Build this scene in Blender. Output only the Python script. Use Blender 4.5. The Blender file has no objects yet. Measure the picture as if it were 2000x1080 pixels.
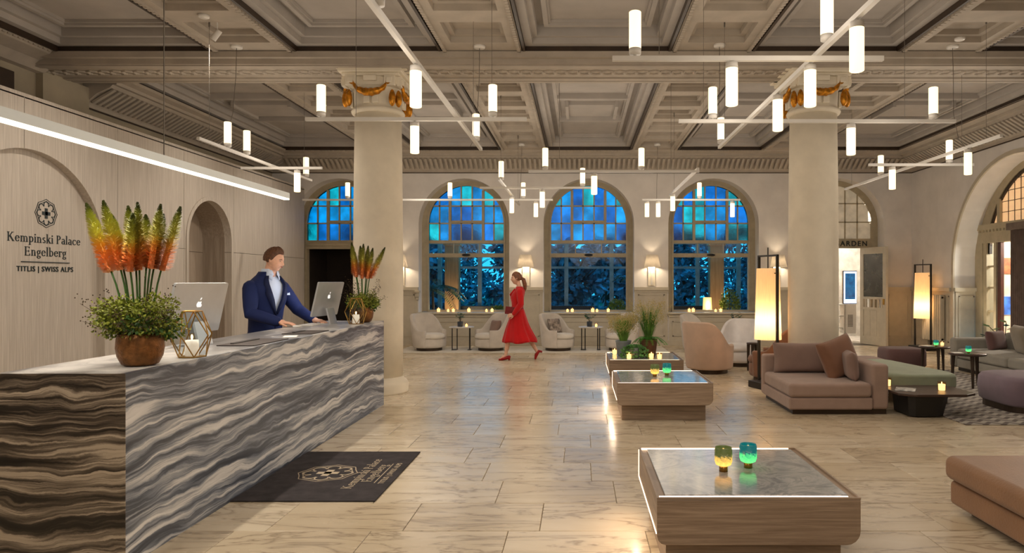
import bpy, math, random
from mathutils import Vector, Matrix
sc = bpy.context.scene
COL = sc.collection
PI = math.pi
rnd = random.Random(7)

# ------------------------------------------------------------------ camera
cam = bpy.data.cameras.new('camera')
cam.lens = 24.0; cam.sensor_width = 36.0; cam.sensor_fit = 'HORIZONTAL'
cam.shift_x = -0.0655; cam.shift_y = 0.004
cam.clip_end = 300
cam_o = bpy.data.objects.new('camera', cam); COL.objects.link(cam_o)
cam_o.location = (0, 0, 1.6); cam_o.rotation_euler = (PI/2, 0, 0)
sc.camera = cam_o

# ------------------------------------------------------------------ world: blue dusk sky
w = bpy.data.worlds.new('dusk'); sc.world = w; w.use_nodes = True
wn = w.node_tree
for n in list(wn.nodes): wn.nodes.remove(n)
_tc = wn.nodes.new('ShaderNodeTexCoord'); _sp = wn.nodes.new('ShaderNodeSeparateXYZ')
_cr = wn.nodes.new('ShaderNodeValToRGB'); _bg = wn.nodes.new('ShaderNodeBackground'); _wo = wn.nodes.new('ShaderNodeOutputWorld')
wn.links.new(_tc.outputs['Generated'], _sp.inputs[0]); wn.links.new(_sp.outputs['Z'], _cr.inputs[0])
_cr.color_ramp.elements[0].position = 0.0; _cr.color_ramp.elements[0].color = (0.022, 0.42, 0.72, 1)
_cr.color_ramp.elements[1].position = 0.6; _cr.color_ramp.elements[1].color = (0.008, 0.20, 0.44, 1)
wn.links.new(_cr.outputs[0], _bg.inputs[0]); wn.links.new(_bg.outputs[0], _wo.inputs[0])
_bg.inputs[1].default_value = 1.2

# ------------------------------------------------------------------ exposure
sc.view_settings.view_transform = 'Standard'
sc.view_settings.look = 'None'
sc.view_settings.gamma = 1.0
sc.view_settings.use_curve_mapping = False
sc.view_settings.exposure = 1.0
sc.cycles.sample_clamp_indirect = 4.0
sc.cycles.max_bounces = 8
sc.cycles.diffuse_bounces = 4
sc.cycles.transparent_max_bounces = 16
sc.cycles.caustics_reflective = False
sc.cycles.caustics_refractive = False
WARM = (1.0, 0.87, 0.73)
def lamp(name, kind, loc, power, col=WARM, radius=0.1, **kw):
    l = bpy.data.lights.new(name, kind); l.energy = power; l.color = col
    if kind in ('POINT', 'SPOT'): l.shadow_soft_size = radius
    rot = kw.pop('rot', None)
    for k, v in kw.items(): setattr(l, k, v)
    o = bpy.data.objects.new(name, l); COL.objects.link(o); o.location = loc
    if rot: o.rotation_euler = rot
    return o

# ------------------------------------------------------------------ materials
def lin(c):
    return tuple(((v/255)/12.92 if v/255 <= .04045 else ((v/255+.055)/1.055)**2.4) for v in c[:3]) + (1,)
def mk(name):
    m = bpy.data.materials.new(name); m.use_nodes = True
    return m, m.node_tree, m.node_tree.nodes['Principled BSDF']
def nd(nt, typ, inp=None, **at):
    n = nt.nodes.new(typ)
    for k, v in at.items(): setattr(n, k, v)
    for k, v in (inp or {}).items():
        s = n.inputs[k]
        if isinstance(v, bpy.types.NodeSocket): nt.links.new(v, s)
        else: s.default_value = v
    return n
def ramp(nt, fac, stops, interp='LINEAR'):
    r = nt.nodes.new('ShaderNodeValToRGB'); cr = r.color_ramp; cr.interpolation = interp
    while len(cr.elements) < len(stops): cr.elements.new(0.5)
    for e, (p, c) in zip(cr.elements, stops):
        e.position = p; e.color = lin(c) if len(c) == 3 else c
    nt.links.new(fac, r.inputs[0]); return r.outputs[0]
def coords(nt, scale=(1, 1, 1), src='Object', rand=False):
    t = nd(nt, 'ShaderNodeTexCoord')
    v = t.outputs[src]
    if rand:
        oi = nd(nt, 'ShaderNodeObjectInfo')
        mul = nd(nt, 'ShaderNodeMath', {0: oi.outputs['Random'], 1: 57.0}, operation='MULTIPLY')
        ad = nd(nt, 'ShaderNodeVectorMath', {0: v, 1: mul.outputs[0]}, operation='ADD'); v = ad.outputs[0]
    return nd(nt, 'ShaderNodeMapping', {'Vector': v, 'Scale': scale}).outputs[0]
def noise(nt, vec, scale=5, detail=4, rough=.55, dist=0):
    return nd(nt, 'ShaderNodeTexNoise', {'Vector': vec, 'Scale': scale, 'Detail': detail, 'Roughness': rough, 'Distortion': dist}).outputs[0]
def bump(nt, b, h, strength=.2, dist=.01):
    bm = nd(nt, 'ShaderNodeBump', {'Height': h, 'Strength': strength, 'Distance': dist})
    nt.links.new(bm.outputs[0], b.inputs['Normal'])
def M(name, col, rough=.55, metal=0, var=.12, scale=6, bmp=0, bscale=120, emit=None, es=1, spec=.5, stretch=(1, 1, 1), sheen=0):
    m, nt, b = mk(name)
    v = coords(nt, stretch)
    f = noise(nt, v, scale, 4)
    lo = tuple(x*(1-var) for x in col); hi = tuple(min(255, x*(1+var*.6)) for x in col)
    nt.links.new(ramp(nt, f, [(.3, lo), (.7, hi)]), b.inputs['Base Color'])
    b.inputs['Roughness'].default_value = rough; b.inputs['Metallic'].default_value = metal
    b.inputs['Specular IOR Level'].default_value = spec
    if sheen: b.inputs['Sheen Weight'].default_value = sheen
    if bmp: bump(nt, b, noise(nt, v, bscale, 2), bmp)
    if emit:
        b.inputs['Emission Color'].default_value = lin(emit); b.inputs['Emission Strength'].default_value = es
    return m
def emis(name, col, strength, base=None):
    return M(name, base or col, .5, var=.02, emit=col, es=strength)
def wood(name, c0, c1, scale, rough=.5, rand=False, bmp=.08):
    m, nt, b = mk(name)
    v = coords(nt, scale, rand=rand)
    f = noise(nt, v, 1.0, 6, .65, .6)
    nt.links.new(ramp(nt, f, [(.28, c0), (.5, tuple((a+d)/2 for a, d in zip(c0, c1))), (.72, c1)]), b.inputs['Base Color'])
    b.inputs['Roughness'].default_value = rough
    bump(nt, b, f, bmp, .004)
    return m
def stripe_stone(name, dark, mid, light, seed):
    m, nt, b = mk(name)
    v = coords(nt, (1, 1, 1))
    off = nd(nt, 'ShaderNodeVectorMath', {0: v, 1: (seed, seed*2.1, seed*.7)}, operation='ADD').outputs[0]
    sx = nd(nt, 'ShaderNodeSeparateXYZ', {0: off})
    def mad(a, k, c): return nd(nt, 'ShaderNodeMath', {0: a, 1: k, 2: c}, operation='MULTIPLY_ADD').outputs[0]
    w1 = noise(nt, nd(nt, 'ShaderNodeMapping', {'Vector': off, 'Scale': (.8, .55, 1.1)}).outputs[0], 1.6, 3, .5)
    w2 = noise(nt, nd(nt, 'ShaderNodeMapping', {'Vector': off, 'Scale': (2.2, 1.6, 3.5)}).outputs[0], 2.4, 5, .6)
    along = nd(nt, 'ShaderNodeMath', {0: sx.outputs[0], 1: sx.outputs[1]}, operation='ADD').outputs[0]
    zz = mad(w1, .34, mad(w2, .05, mad(along, -.022, sx.outputs[2])))
    def band(fz, fa, det, rough):
        cx = nd(nt, 'ShaderNodeCombineXYZ', {0: mad(along, fa, 0.0), 1: 0.0, 2: mad(zz, fz, 0.0)}).outputs[0]
        return noise(nt, cx, 1.0, det, rough, .25)
    big = band(10.5, .5, 4, .55); mid_ = band(28, .9, 4, .6); fine = band(75, 1.6, 3, .6)
    f = mad(mid_, .42, mad(fine, .18, mad(big, .80, -.20)))
    c = ramp(nt, f, [(.36, dark), (.44, tuple((a+d*2)/3 for a, d in zip(mid, dark))), (.49, mid), (.535, tuple((a+d)/2 for a, d in zip(mid, light))), (.57, light), (.66, tuple(min(255, x*1.1) for x in light)), (.74, mid)])
    nt.links.new(c, b.inputs['Base Color'])
    b.inputs['Roughness'].default_value = .3
    return m
def marble_tile(name):
    m, nt, b = mk(name)
    v = coords(nt, (1, 1, 1), rand=True)
    oi = nd(nt, 'ShaderNodeObjectInfo')
    rot = nd(nt, 'ShaderNodeMapping', {'Vector': v, 'Rotation': (0, 0, .22), 'Scale': (1.0, 4.0, 1)}).outputs[0]
    wv = nd(nt, 'ShaderNodeTexNoise', {'Vector': rot, 'Scale': 1.1, 'Detail': 5, 'Roughness': .55, 'Distortion': .8}).outputs[0]
    d = nd(nt, 'ShaderNodeMath', {0: wv, 1: .5}, operation='SUBTRACT').outputs[0]
    a = nd(nt, 'ShaderNodeMath', {0: d}, operation='ABSOLUTE').outputs[0]
    vein = ramp(nt, a, [(0.0, (136, 120, 98)), (.010, (172, 158, 138)), (.03, (204, 190, 166)), (.2, (216, 203, 180))])
    cl = noise(nt, rot, 1.6, 3)
    mx = nd(nt, 'ShaderNodeMix', {0: nd(nt, 'ShaderNodeMath', {0: cl, 1: .5}, operation='MULTIPLY').outputs[0], 6: vein, 7: lin((186, 169, 142))}, data_type='RGBA')
    tone = ramp(nt, oi.outputs['Random'], [(0, (228, 222, 212)), (1, (255, 255, 255))])
    mul = nd(nt, 'ShaderNodeMix', {0: 1.0, 6: mx.outputs[2], 7: tone}, data_type='RGBA', blend_type='MULTIPLY')
    nt.links.new(mul.outputs[2], b.inputs['Base Color'])
    nt.links.new(ramp(nt, cl, [(.3, (.20, .20, .20, 1)), (.7, (.30, .30, .30, 1))]), b.inputs['Roughness'])
    b.inputs['Specular IOR Level'].default_value = .55
    return m
def table_stone(name):
    m, nt, b = mk(name)
    v = coords(nt, (1, 1, 1), rand=True)
    f = noise(nt, v, 3.2, 9, .68, 1.6)
    nt.links.new(ramp(nt, f, [(.30, (78, 83, 90)), (.44, (124, 128, 132)), (.52, (156, 157, 157)), (.58, (112, 117, 123)), (.7, (188, 186, 180))]), b.inputs['Base Color'])
    b.inputs['Roughness'].default_value = .12
    return m
def clear_glass(name, tint=(235, 240, 242), refl=.08, rough=.02):
    m, nt, b = mk(name)
    nt.nodes.remove(b); out = nt.nodes['Material Output']
    t = nd(nt, 'ShaderNodeBsdfTransparent', {'Color': lin(tint)})
    g = nd(nt, 'ShaderNodeBsdfGlossy', {'Color': (1, 1, 1, 1), 'Roughness': rough})
    lw = nd(nt, 'ShaderNodeLayerWeight', {'Blend': .25})
    fac = nd(nt, 'ShaderNodeMath', {0: lw.outputs['Fresnel'], 1: refl}, operation='MULTIPLY_ADD'); fac.inputs[2].default_value = refl*.5
    mx = nd(nt, 'ShaderNodeMixShader', {0: fac.outputs[0], 1: t.outputs[0], 2: g.outputs[0]})
    nt.links.new(mx.outputs[0], out.inputs[0]); return m
def art_glass(name, col, rough=.12):
    m, nt, b = mk(name); out = nt.nodes['Material Output']; nt.nodes.remove(b)
    v = coords(nt, (1, 1, 1), rand=True)
    oi = nd(nt, 'ShaderNodeObjectInfo')
    f = noise(nt, v, 2.2, 3)
    base = ramp(nt, f, [(.35, tuple(x*.8 for x in col)), (.65, col)])
    tone = ramp(nt, oi.outputs['Random'], [(0, (205, 228, 236)), (1, (255, 255, 255))])
    mul = nd(nt, 'ShaderNodeMix', {0: 1.0, 6: base, 7: tone}, data_type='RGBA', blend_type='MULTIPLY')
    bm = nd(nt, 'ShaderNodeBump', {'Height': noise(nt, v, 26, 2), 'Strength': .6, 'Distance': .01})
    r = nd(nt, 'ShaderNodeBsdfRefraction', {'Color': mul.outputs[2], 'Roughness': rough, 'IOR': 1.12, 'Normal': bm.outputs[0]})
    g = nd(nt, 'ShaderNodeBsdfGlossy', {'Roughness': .2, 'Normal': bm.outputs[0]})
    mx = nd(nt, 'ShaderNodeMixShader', {0: .03, 1: r.outputs[0], 2: g.outputs[0]})
    nt.links.new(mx.outputs[0], out.inputs[0]); return m
def cloth(name, col, rough=.9, var=.10, weave=300, sheen=.2):
    return M(name, col, rough, var=var*.5, scale=5, bmp=.2, bscale=weave, sheen=sheen, spec=.25)
def translucent(name, col, emit, es):
    m, nt, b = mk(name); out = nt.nodes['Material Output']
    nt.nodes.remove(b)
    v = coords(nt, (40, 40, 3)); f = noise(nt, v, 2, 3)
    c = ramp(nt, f, [(.3, tuple(x*.93 for x in col)), (.7, col)])
    d = nd(nt, 'ShaderNodeBsdfDiffuse', {'Color': c}); t = nd(nt, 'ShaderNodeBsdfTranslucent', {'Color': c})
    mx = nd(nt, 'ShaderNodeMixShader', {0: .55, 1: d.outputs[0], 2: t.outputs[0]})
    e = nd(nt, 'ShaderNodeEmission', {'Color': lin(emit), 'Strength': es})
    ad = nd(nt, 'ShaderNodeAddShader', {0: mx.outputs[0], 1: e.outputs[0]})
    nt.links.new(ad.outputs[0], out.inputs[0]); return m

mPLASTER = M('plaster_cream', (236, 227, 208), .75, var=.04, scale=3)
mCEIL = M('ceiling_plaster', (178, 168, 155), .8, var=.05, scale=4)
mCEILP = M('ceiling_panel_plaster', (180, 174, 168), .85, var=.05, scale=2)
mWALL = M('wall_plaster', (230, 226, 222), .8, var=.04, scale=2)
mOLD = M('old_wall_paint', (168, 158, 138), .75, var=.06, scale=2)
mWAINS = M('wainscot_paint', (196, 187, 168), .5, var=.04)
mFRAME = M('window_frame_paint', (176, 164, 138), .5, var=.06)
mCABLE = M('cable_grey', (112, 106, 98), .5)
mDARK = M('dark_bronze_trim', (52, 38, 26), .45, var=.2)
mOAK = wood('pale_oak_wall', (172, 162, 150), (212, 203, 192), (26, 60, 1.3), .5)
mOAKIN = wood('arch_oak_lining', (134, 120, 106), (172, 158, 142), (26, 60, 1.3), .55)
mTABW = wood('table_oak', (118, 98, 80), (172, 150, 128), (2.2, 2.2, 55), .42)
mTABST = table_stone('blue_grey_table_stone')
mSTONE = stripe_stone('striped_marble', (48, 53, 63), (116, 122, 132), (198, 197, 196), 3.1)
mSTONE_WARMLIT = stripe_stone('striped_marble_warm_lit', (20, 17, 15), (82, 72, 62), (172, 158, 140), 9.4)  # counter marble browned: warm light on the near end painted into its colour
mSTONE_T = stripe_stone('striped_marble_pale', (92, 90, 91), (148, 146, 145), (204, 200, 196), 5.7)
mTILE = marble_tile('travertine_tile')
mGROUT = M('grout', (112, 102, 88), .9)
mWHITEM = M('white_metal', (225, 222, 216), .35, var=.02)
mBLACK = M('black_metal', (24, 21, 19), .4, var=.1)
mBRASS = M('brass', (176, 138, 74), .3, metal=1, var=.08)
mGOLD = M('gold_leaf', (206, 138, 40), .38, metal=.75, var=.3, scale=18, bmp=.5, bscale=40)
mBRONZE = M('hammered_bronze', (132, 90, 52), .38, metal=.75, var=.25, scale=26, bmp=.6, bscale=70)
mDKMETAL = M('plinth_bronze', (70, 58, 48), .4, metal=.6)
mTUBE = emis('lamp_tube_glow', (255, 232, 184), .9)
mLED = emis('led_strip', (255, 214, 176), 1.9)
mLEDBAR = emis('linear_light_diffuser', (255, 240, 214), 1.6)
mBARSIDE = emis('linear_light_side', (232, 232, 222), .10, (190, 190, 182))
mSHADE = translucent('lamp_shade_linen', (240, 214, 176), (255, 200, 132), .22)
mSCONCE = translucent('sconce_shade', (232, 226, 216), (255, 224, 186), .03)
mCREAM = cloth('cream_boucle', (208, 200, 190))
mCREAML = cloth('cream_cushion', (226, 220, 210))
mROSE = cloth('blush_wool', (204, 178, 158))
mWHITEC = cloth('ivory_wool', (220, 216, 214))
mTAUPE = cloth('taupe_wool', (164, 140, 128))
mTAUPED = cloth('taupe_cushion', (142, 118, 108))
mTAN = cloth('tan_leather_cloth', (132, 94, 72), rough=.7)
mMINT = cloth('mint_wool', (152, 162, 140))
mPURPLE = cloth('mauve_wool', (128, 112, 124))
mMAROON = cloth('aubergine_wool', (98, 72, 70))
mGREYS = cloth('grey_wool', (142, 138, 128))
mOLIVE = cloth('stone_cushion', (134, 124, 108))
mLEATH = cloth('cognac_leather', (140, 102, 70), rough=.5, weave=60)
mDKWOOD = wood('dark_walnut', (40, 27, 22), (74, 54, 44), (3, 30, 30), .35)
mMAT = M('charcoal_mat', (50, 44, 46), .95, var=.3, scale=9, bmp=.5, bscale=260)
mMATTXT = M('mat_inlay_beige', (186, 170, 146), .9)
mTXT = M('sign_dark_green', (20, 34, 34), .4)
mCANDLE = emis('candle_wax_glow', (255, 220, 160), 1.6)
mCANDW = M('candle_wax', (240, 236, 228), .5, emit=(255, 225, 190), es=.25)
mFLAME = emis('candle_flame', (255, 206, 130), 6)
mGLASS = clear_glass('clear_glass', refl=.02)
mVOT = clear_glass('votive_glass', (250, 236, 214), .10)
mSILVER = M('silver_aluminium', (200, 203, 206), .32, metal=.6, var=.03)
mLOGOW = M('white_logo', (250, 250, 250), .3, emit=(255, 255, 255), es=.35)
mSCREEN = M('dark_screen', (16, 18, 22), .2)
mPAPER = M('paper_white', (232, 230, 226), .7)
mBROWNLEATH = M('dark_brown_leather', (52, 42, 38), .5)
mGREENL = M('leaf_green', (58, 96, 34), .6, var=.35, scale=14)
mGREENY = M('leaf_lime', (132, 142, 44), .6, var=.3, scale=14)
mGREEND = M('leaf_dark', (34, 66, 30), .6, var=.35, scale=14)
mTWIG = M('twig_brown', (70, 54, 34), .7)
mTREEL = M('tree_leaf', (84, 128, 144), .7, var=.6, scale=2)
mBARK = M('bark', (58, 48, 42), .9)
mLAWN = M('lawn', (58, 118, 84), .95, var=.35, scale=1.2)
mBLUE = [art_glass('art_glass_blue', (130, 228, 245)), art_glass('art_glass_teal', (170, 252, 232)), art_glass('art_glass_deep', (105, 205, 240))]
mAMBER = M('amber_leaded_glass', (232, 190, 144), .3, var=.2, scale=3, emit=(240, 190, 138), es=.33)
# ------------------------------------------------------------------ mesh helpers
class MB:
    def __init__(s): s.v = []; s.f = []; s.m = []
    def add(s, vs, fs, mi=0):
        o = len(s.v); s.v += [tuple(p) for p in vs]; s.f += [tuple(i+o for i in f) for f in fs]; s.m += [mi]*len(fs)
        return s
    def box(s, x0, x1, y0, y1, z0, z1, mi=0):
        return s.add([(x0, y0, z0), (x1, y0, z0), (x1, y1, z0), (x0, y1, z0), (x0, y0, z1), (x1, y0, z1), (x1, y1, z1), (x0, y1, z1)],
                     [(3, 2, 1, 0), (4, 5, 6, 7), (0, 1, 5, 4), (1, 2, 6, 5), (2, 3, 7, 6), (3, 0, 4, 7)], mi)
    def obox(s, c, ux, uy, uz, mi=0):          # oriented box, half vectors
        c, ux, uy, uz = Vector(c), Vector(ux), Vector(uy), Vector(uz)
        vs = [c+a*ux+b*uy+d*uz for d in (-1, 1) for a, b in ((-1, -1), (1, -1), (1, 1), (-1, 1))]
        return s.add(vs, [(3, 2, 1, 0), (4, 5, 6, 7), (0, 1, 5, 4), (1, 2, 6, 5), (2, 3, 7, 6), (3, 0, 4, 7)], mi)
    def lathe(s, prof, n=24, c=(0, 0, 0), mi=0, cap=True, sx=1, sy=1):
        vs = []; fs = []
        for r, z in prof:
            for k in range(n):
                a = 2*PI*k/n; vs.append((c[0]+r*math.cos(a)*sx, c[1]+r*math.sin(a)*sy, c[2]+z))
        for j in range(len(prof)-1):
            for k in range(n):
                k2 = (k+1) % n; fs.append((j*n+k, j*n+k2, (j+1)*n+k2, (j+1)*n+k))
        if cap:
            fs.append(tuple(range(n-1, -1, -1))); L = (len(prof)-1)*n; fs.append(tuple(range(L, L+n)))
        return s.add(vs, fs, mi)
    def cyl(s, x, y, z0, z1, r, n=16, mi=0): return s.lathe([(r, z0), (r, z1)], n, (x, y, 0), mi)
    def tube(s, pts, r, n=8, mi=0, cap=True, flat=None):
        pts = [Vector(p) for p in pts]
        rs = r if isinstance(r, (list, tuple)) else [r]*len(pts)
        up = Vector((0, 0, 1)); vs = []; fs = []
        t0 = (pts[1]-pts[0]).normalized()
        if abs(t0.dot(up)) > .95: up = Vector((1, 0, 0))
        nrm = (up - t0*up.dot(t0)).normalized()
        for i, p in enumerate(pts):
            t = (pts[min(i+1, len(pts)-1)]-pts[max(i-1, 0)]).normalized()
            nrm = (nrm - t*nrm.dot(t)); nrm = nrm.normalized() if nrm.length > 1e-6 else up
            b = t.cross(nrm)
            for k in range(n):
                a = 2*PI*k/n
                vs.append(p+(nrm*math.cos(a)+b*math.sin(a)*(flat or 1))*rs[i])
        for j in range(len(pts)-1):
            for k in range(n):
                k2 = (k+1) % n; fs.append((j*n+k, j*n+k2, (j+1)*n+k2, (j+1)*n+k))
        if cap:
            fs.append(tuple(range(n-1, -1, -1))); L = (len(pts)-1)*n; fs.append(tuple(range(L, L+n)))
        return s.add(vs, fs, mi)
    def capsule(s, pts, rs, n=12):             # closed limb with rounded ends
        pts = [Vector(p) for p in pts]; rs = rs if isinstance(rs, (list, tuple)) else [rs]*len(pts)
        d0 = (pts[0]-pts[1]).normalized(); d1 = (pts[-1]-pts[-2]).normalized()
        P = []; Q = []
        for a in (80, 55, 28): P.append(pts[0]+d0*rs[0]*math.sin(math.radians(a))); Q.append(rs[0]*math.cos(math.radians(a)))
        P += pts; Q += list(rs)
        for a in (28, 55, 80): P.append(pts[-1]+d1*rs[-1]*math.sin(math.radians(a))); Q.append(rs[-1]*math.cos(math.radians(a)))
        return s.tube(P, Q, n)
    def prism(s, poly, fn, t0, t1, mi=0):      # 2D polygon extruded; fn(u, v, t) -> xyz
        n = len(poly)
        vs = [fn(u, v, t0) for u, v in poly]+[fn(u, v, t1) for u, v in poly]
        fs = [tuple(range(n-1, -1, -1)), tuple(range(n, 2*n))]+[(i, (i+1) % n, n+(i+1) % n, n+i) for i in range(n)]
        return s.add(vs, fs, mi)
    def loft(s, rings, cap=True, mi=0, closed=True):
        n = len(rings[0]); vs = [p for r in rings for p in r]; fs = []
        for j in range(len(rings)-1):
            for k in range(n if closed else n-1):
                k2 = (k+1) % n; fs.append((j*n+k, j*n+k2, (j+1)*n+k2, (j+1)*n+k))
        if cap and closed:
            fs.append(tuple(range(n-1, -1, -1))); L = (len(rings)-1)*n; fs.append(tuple(range(L, L+n)))
        return s.add(vs, fs, mi)
    def ellipsoid(s, c, r, n=12, m=8, e=1.0, mi=0, rot=None):
        rings = []
        def sp(x): return math.copysign(abs(x)**e, x)
        c = Vector(c)
        for j in range(m+1):
            ph = -PI/2+PI*j/m; ring = []
            cr = max(abs(math.cos(ph))**e, 1e-4)
            for k in range(n):
                a = 2*PI*k/n
                p = Vector((r[0]*sp(math.cos(a))*cr, r[1]*sp(math.sin(a))*cr, r[2]*sp(math.sin(ph))))
                ring.append(c+(rot @ p if rot else p))
            rings.append(ring)
        return s.loft(rings, True, mi)
    def leaf(s, p, d, nrm, L, W, mi=0):
        p, d, nrm = Vector(p), Vector(d).normalized(), Vector(nrm)
        sd = d.cross(nrm); sd = sd.normalized() if sd.length > 1e-6 else Vector((1, 0, 0))
        return s.add([p, p+d*L*.5+sd*W, p+d*L, p+d*L*.5-sd*W], [(0, 1, 2, 3)], mi)
    def mesh(s, name, mats, smooth=False):
        me = bpy.data.meshes.new(name); me.from_pydata(s.v, [], s.f)
        for m in (mats if isinstance(mats, (list, tuple)) else [mats]): me.materials.append(m)
        if any(s.m): me.polygons.foreach_set('material_index', s.m)
        if smooth: me.polygons.foreach_set('use_smooth', [True]*len(s.f))
        me.update(); return me
    def build(s, name, mats, parent=None, smooth=False, bevel=0, seg=2, world=True, sub=0, remesh=0, solid=0):
        o = bpy.data.objects.new(name, s.mesh(name, mats, smooth)); COL.objects.link(o)
        if parent is not None:
            o.parent = parent
            if world: o.location = -wloc(parent)
        if solid:
            k = o.modifiers.new('solid', 'SOLIDIFY'); k.thickness = solid; k.offset = 0
        if remesh:
            k = o.modifiers.new('remesh', 'REMESH'); k.mode = 'VOXEL'; k.voxel_size = remesh; k.use_smooth_shade = True
            k = o.modifiers.new('smooth', 'SMOOTH'); k.iterations = 4; k.factor = .5
        if bevel:
            k = o.modifiers.new('bevel', 'BEVEL'); k.width = bevel; k.segments = seg; k.limit_method = 'ANGLE'; k.angle_limit = .6
            if seg > 2 or smooth:
                o.data.polygons.foreach_set('use_smooth', [True]*len(o.data.polygons))
                k.harden_normals = True
        if sub:
            k = o.modifiers.new('sub', 'SUBSURF'); k.levels = sub; k.render_levels = sub
        return o
def wloc(o):
    v = Vector((0, 0, 0))
    while o is not None: v += o.location; o = o.parent
    return v
def tag(o, label=None, cat=None, group=None, kind=None):
    if label: o['label'] = label
    if cat: o['category'] = cat
    if group: o['group'] = group
    if kind: o['kind'] = kind
    return o
def thing(name, label, cat, loc=(0, 0, 0), rz=0, group=None, kind=None):
    o = bpy.data.objects.new(name, None); COL.objects.link(o)
    o.empty_display_size = .1; o.location = loc; o.rotation_euler = (0, 0, rz)
    return tag(o, label, cat, group, kind)
def kids(o): return [c for c in bpy.data.objects if c.parent == o]
def copy_tree(o, loc=None, rz=None, label=None, parent=None):
    c = o.copy(); COL.objects.link(c); c.parent = parent
    if loc is not None: c.location = loc
    if rz is not None: c.rotation_euler = (0, 0, rz)
    if label: c['label'] = label
    for k in kids(o): copy_tree(k, parent=c)
    return c
def inst(o, me_from, name, loc, parent):       # object sharing mesh data
    c = bpy.data.objects.new(name, me_from); COL.objects.link(c); c.location = loc; c.parent = parent; return c
def arch_top(u, op):
    uc, r, sill, spr = op
    return spr+math.sqrt(max(0, r*r-(u-uc)**2))
def arch_wall(mb, u0, u1, z0, z1, ops, fn, t0, t1, n=24, edges=True, mi=0):
    """flat wall sheet with arched openings; fn(u, z, t) -> xyz; t0 front, t1 back"""
    bp = {u0, u1}
    for op in ops:
        for k in range(n+1):
            u = op[0]-op[1]*math.cos(PI*k/n)
            if u0 < u < u1: bp.add(u)
    bp = sorted(bp)
    def quad(a, b, c, d): mb.add([a, b, c, d], [(0, 1, 2, 3)], mi)
    def top(u, op): return arch_top(u, op)
    for a, b in zip(bp, bp[1:]):
        mid = (a+b)/2
        op = next((o for o in ops if abs(mid-o[0]) < o[1]), None)
        iv = [((z0, z0), (z1, z1))]
        if op:
            iv = []
            if op[2] > z0: iv.append(((z0, z0), (min(op[2], z1),)*2))
            ta, tb = max(z0, top(a, op)), max(z0, top(b, op))
            if min(ta, tb) < z1: iv.append(((min(ta, z1), min(tb, z1)), (z1, z1)))
        for (la, lb), (ha, hb) in iv:
            quad(fn(a, la, t0), fn(b, lb, t0), fn(b, hb, t0), fn(a, ha, t0))
            quad(fn(a, la, t1), fn(a, ha, t1), fn(b, hb, t1), fn(b, lb, t1))
            quad(fn(a, la, t0), fn(a, la, t1), fn(b, lb, t1), fn(b, lb, t0))
            quad(fn(a, ha, t0), fn(b, hb, t0), fn(b, hb, t1), fn(a, ha, t1))
    for u in (u0, u1):
        op = next((o for o in ops if abs(u-o[0]) < o[1]), None)
        segs = [(z0, z1)] if not op else ([(z0, min(op[2], z1))] if op[2] > z0 else [])+([(max(z0, top(u, op)), z1)] if top(u, op) < z1 else [])
        for a, b in segs: quad(fn(u, a, t0), fn(u, b, t0), fn(u, b, t1), fn(u, a, t1))
    for op in ops:
        for u in (op[0]-op[1], op[0]+op[1]):
            if u0 < u < u1:
                a, b = max(z0, op[2]), min(z1, op[3])
                if b > a: quad(fn(u, a, t0), fn(u, b, t0), fn(u, b, t1), fn(u, a, t1))
    return mb
def arch_ring(mb, uc, spr, r0, r1, zb, fn, t0, t1, n=28, mi=0):   # arched frame band with legs down to zb
    pin = [(uc-r0, zb)]+[(uc-r0*math.cos(PI*k/n), spr+r0*math.sin(PI*k/n)) for k in range(n+1)]+[(uc+r0, zb)]
    pout = [(uc-r1, zb)]+[(uc-r1*math.cos(PI*k/n), spr+r1*math.sin(PI*k/n)) for k in range(n+1)]+[(uc+r1, zb)]
    for i in range(len(pin)-1):
        q = [pin[i], pin[i+1], pout[i+1], pout[i]]
        mb.prism(q, fn, t0, t1, mi)
    return mb
FB = lambda y0: (lambda u, z, t: (u, y0+t, z))       # back wall: u = X, t = depth
FL = lambda x0: (lambda u, z, t: (x0-t, u, z))       # left wall: u = Y
FR = lambda x0: (lambda u, z, t: (x0+t, u, z))       # right wall: u = Y

# ------------------------------------------------------------------ lettering
TH, TN = .088, .040
def g_line(P, a, b, w):
    a, b = Vector(a), Vector(b); d = (b-a).normalized(); s_ = Vector((-d.y, d.x))*w/2
    P.append([tuple(a-s_), tuple(b-s_), tuple(b+s_), tuple(a+s_)])
def g_stem(P, x, y0, y1, w=TH, s0=True, s1=True, half=False):
    P.append([(x-w/2, y0), (x+w/2, y0), (x+w/2, y1), (x-w/2, y1)])
    if s0: P.append([(x-w*1.1, y0), (x+w*1.1, y0), (x+w*1.1, y0+.035), (x-w*1.1, y0+.035)])
    if s1: P.append([(x-w*1.1, y1-.035), (x+(w*.5 if half else w*1.1), y1-.035), (x+(w*.5 if half else w*1.1), y1), (x-w*1.1, y1)])
def g_arc(P, cx, cy, rx, ry, a0, a1, th=TH, tn=TN, n=14):
    pts = []
    for k in range(n+1):
        a = math.radians(a0+(a1-a0)*k/n); w = tn+(th-tn)*abs(math.cos(a))**1.5
        pts.append(((cx+(rx+w/2)*math.cos(a), cy+(ry+w/2)*math.sin(a)), (cx+(rx-w/2)*math.cos(a), cy+(ry-w/2)*math.sin(a))))
    for p, q in zip(pts, pts[1:]): P.append([p[0], q[0], q[1], p[1]])
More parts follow.
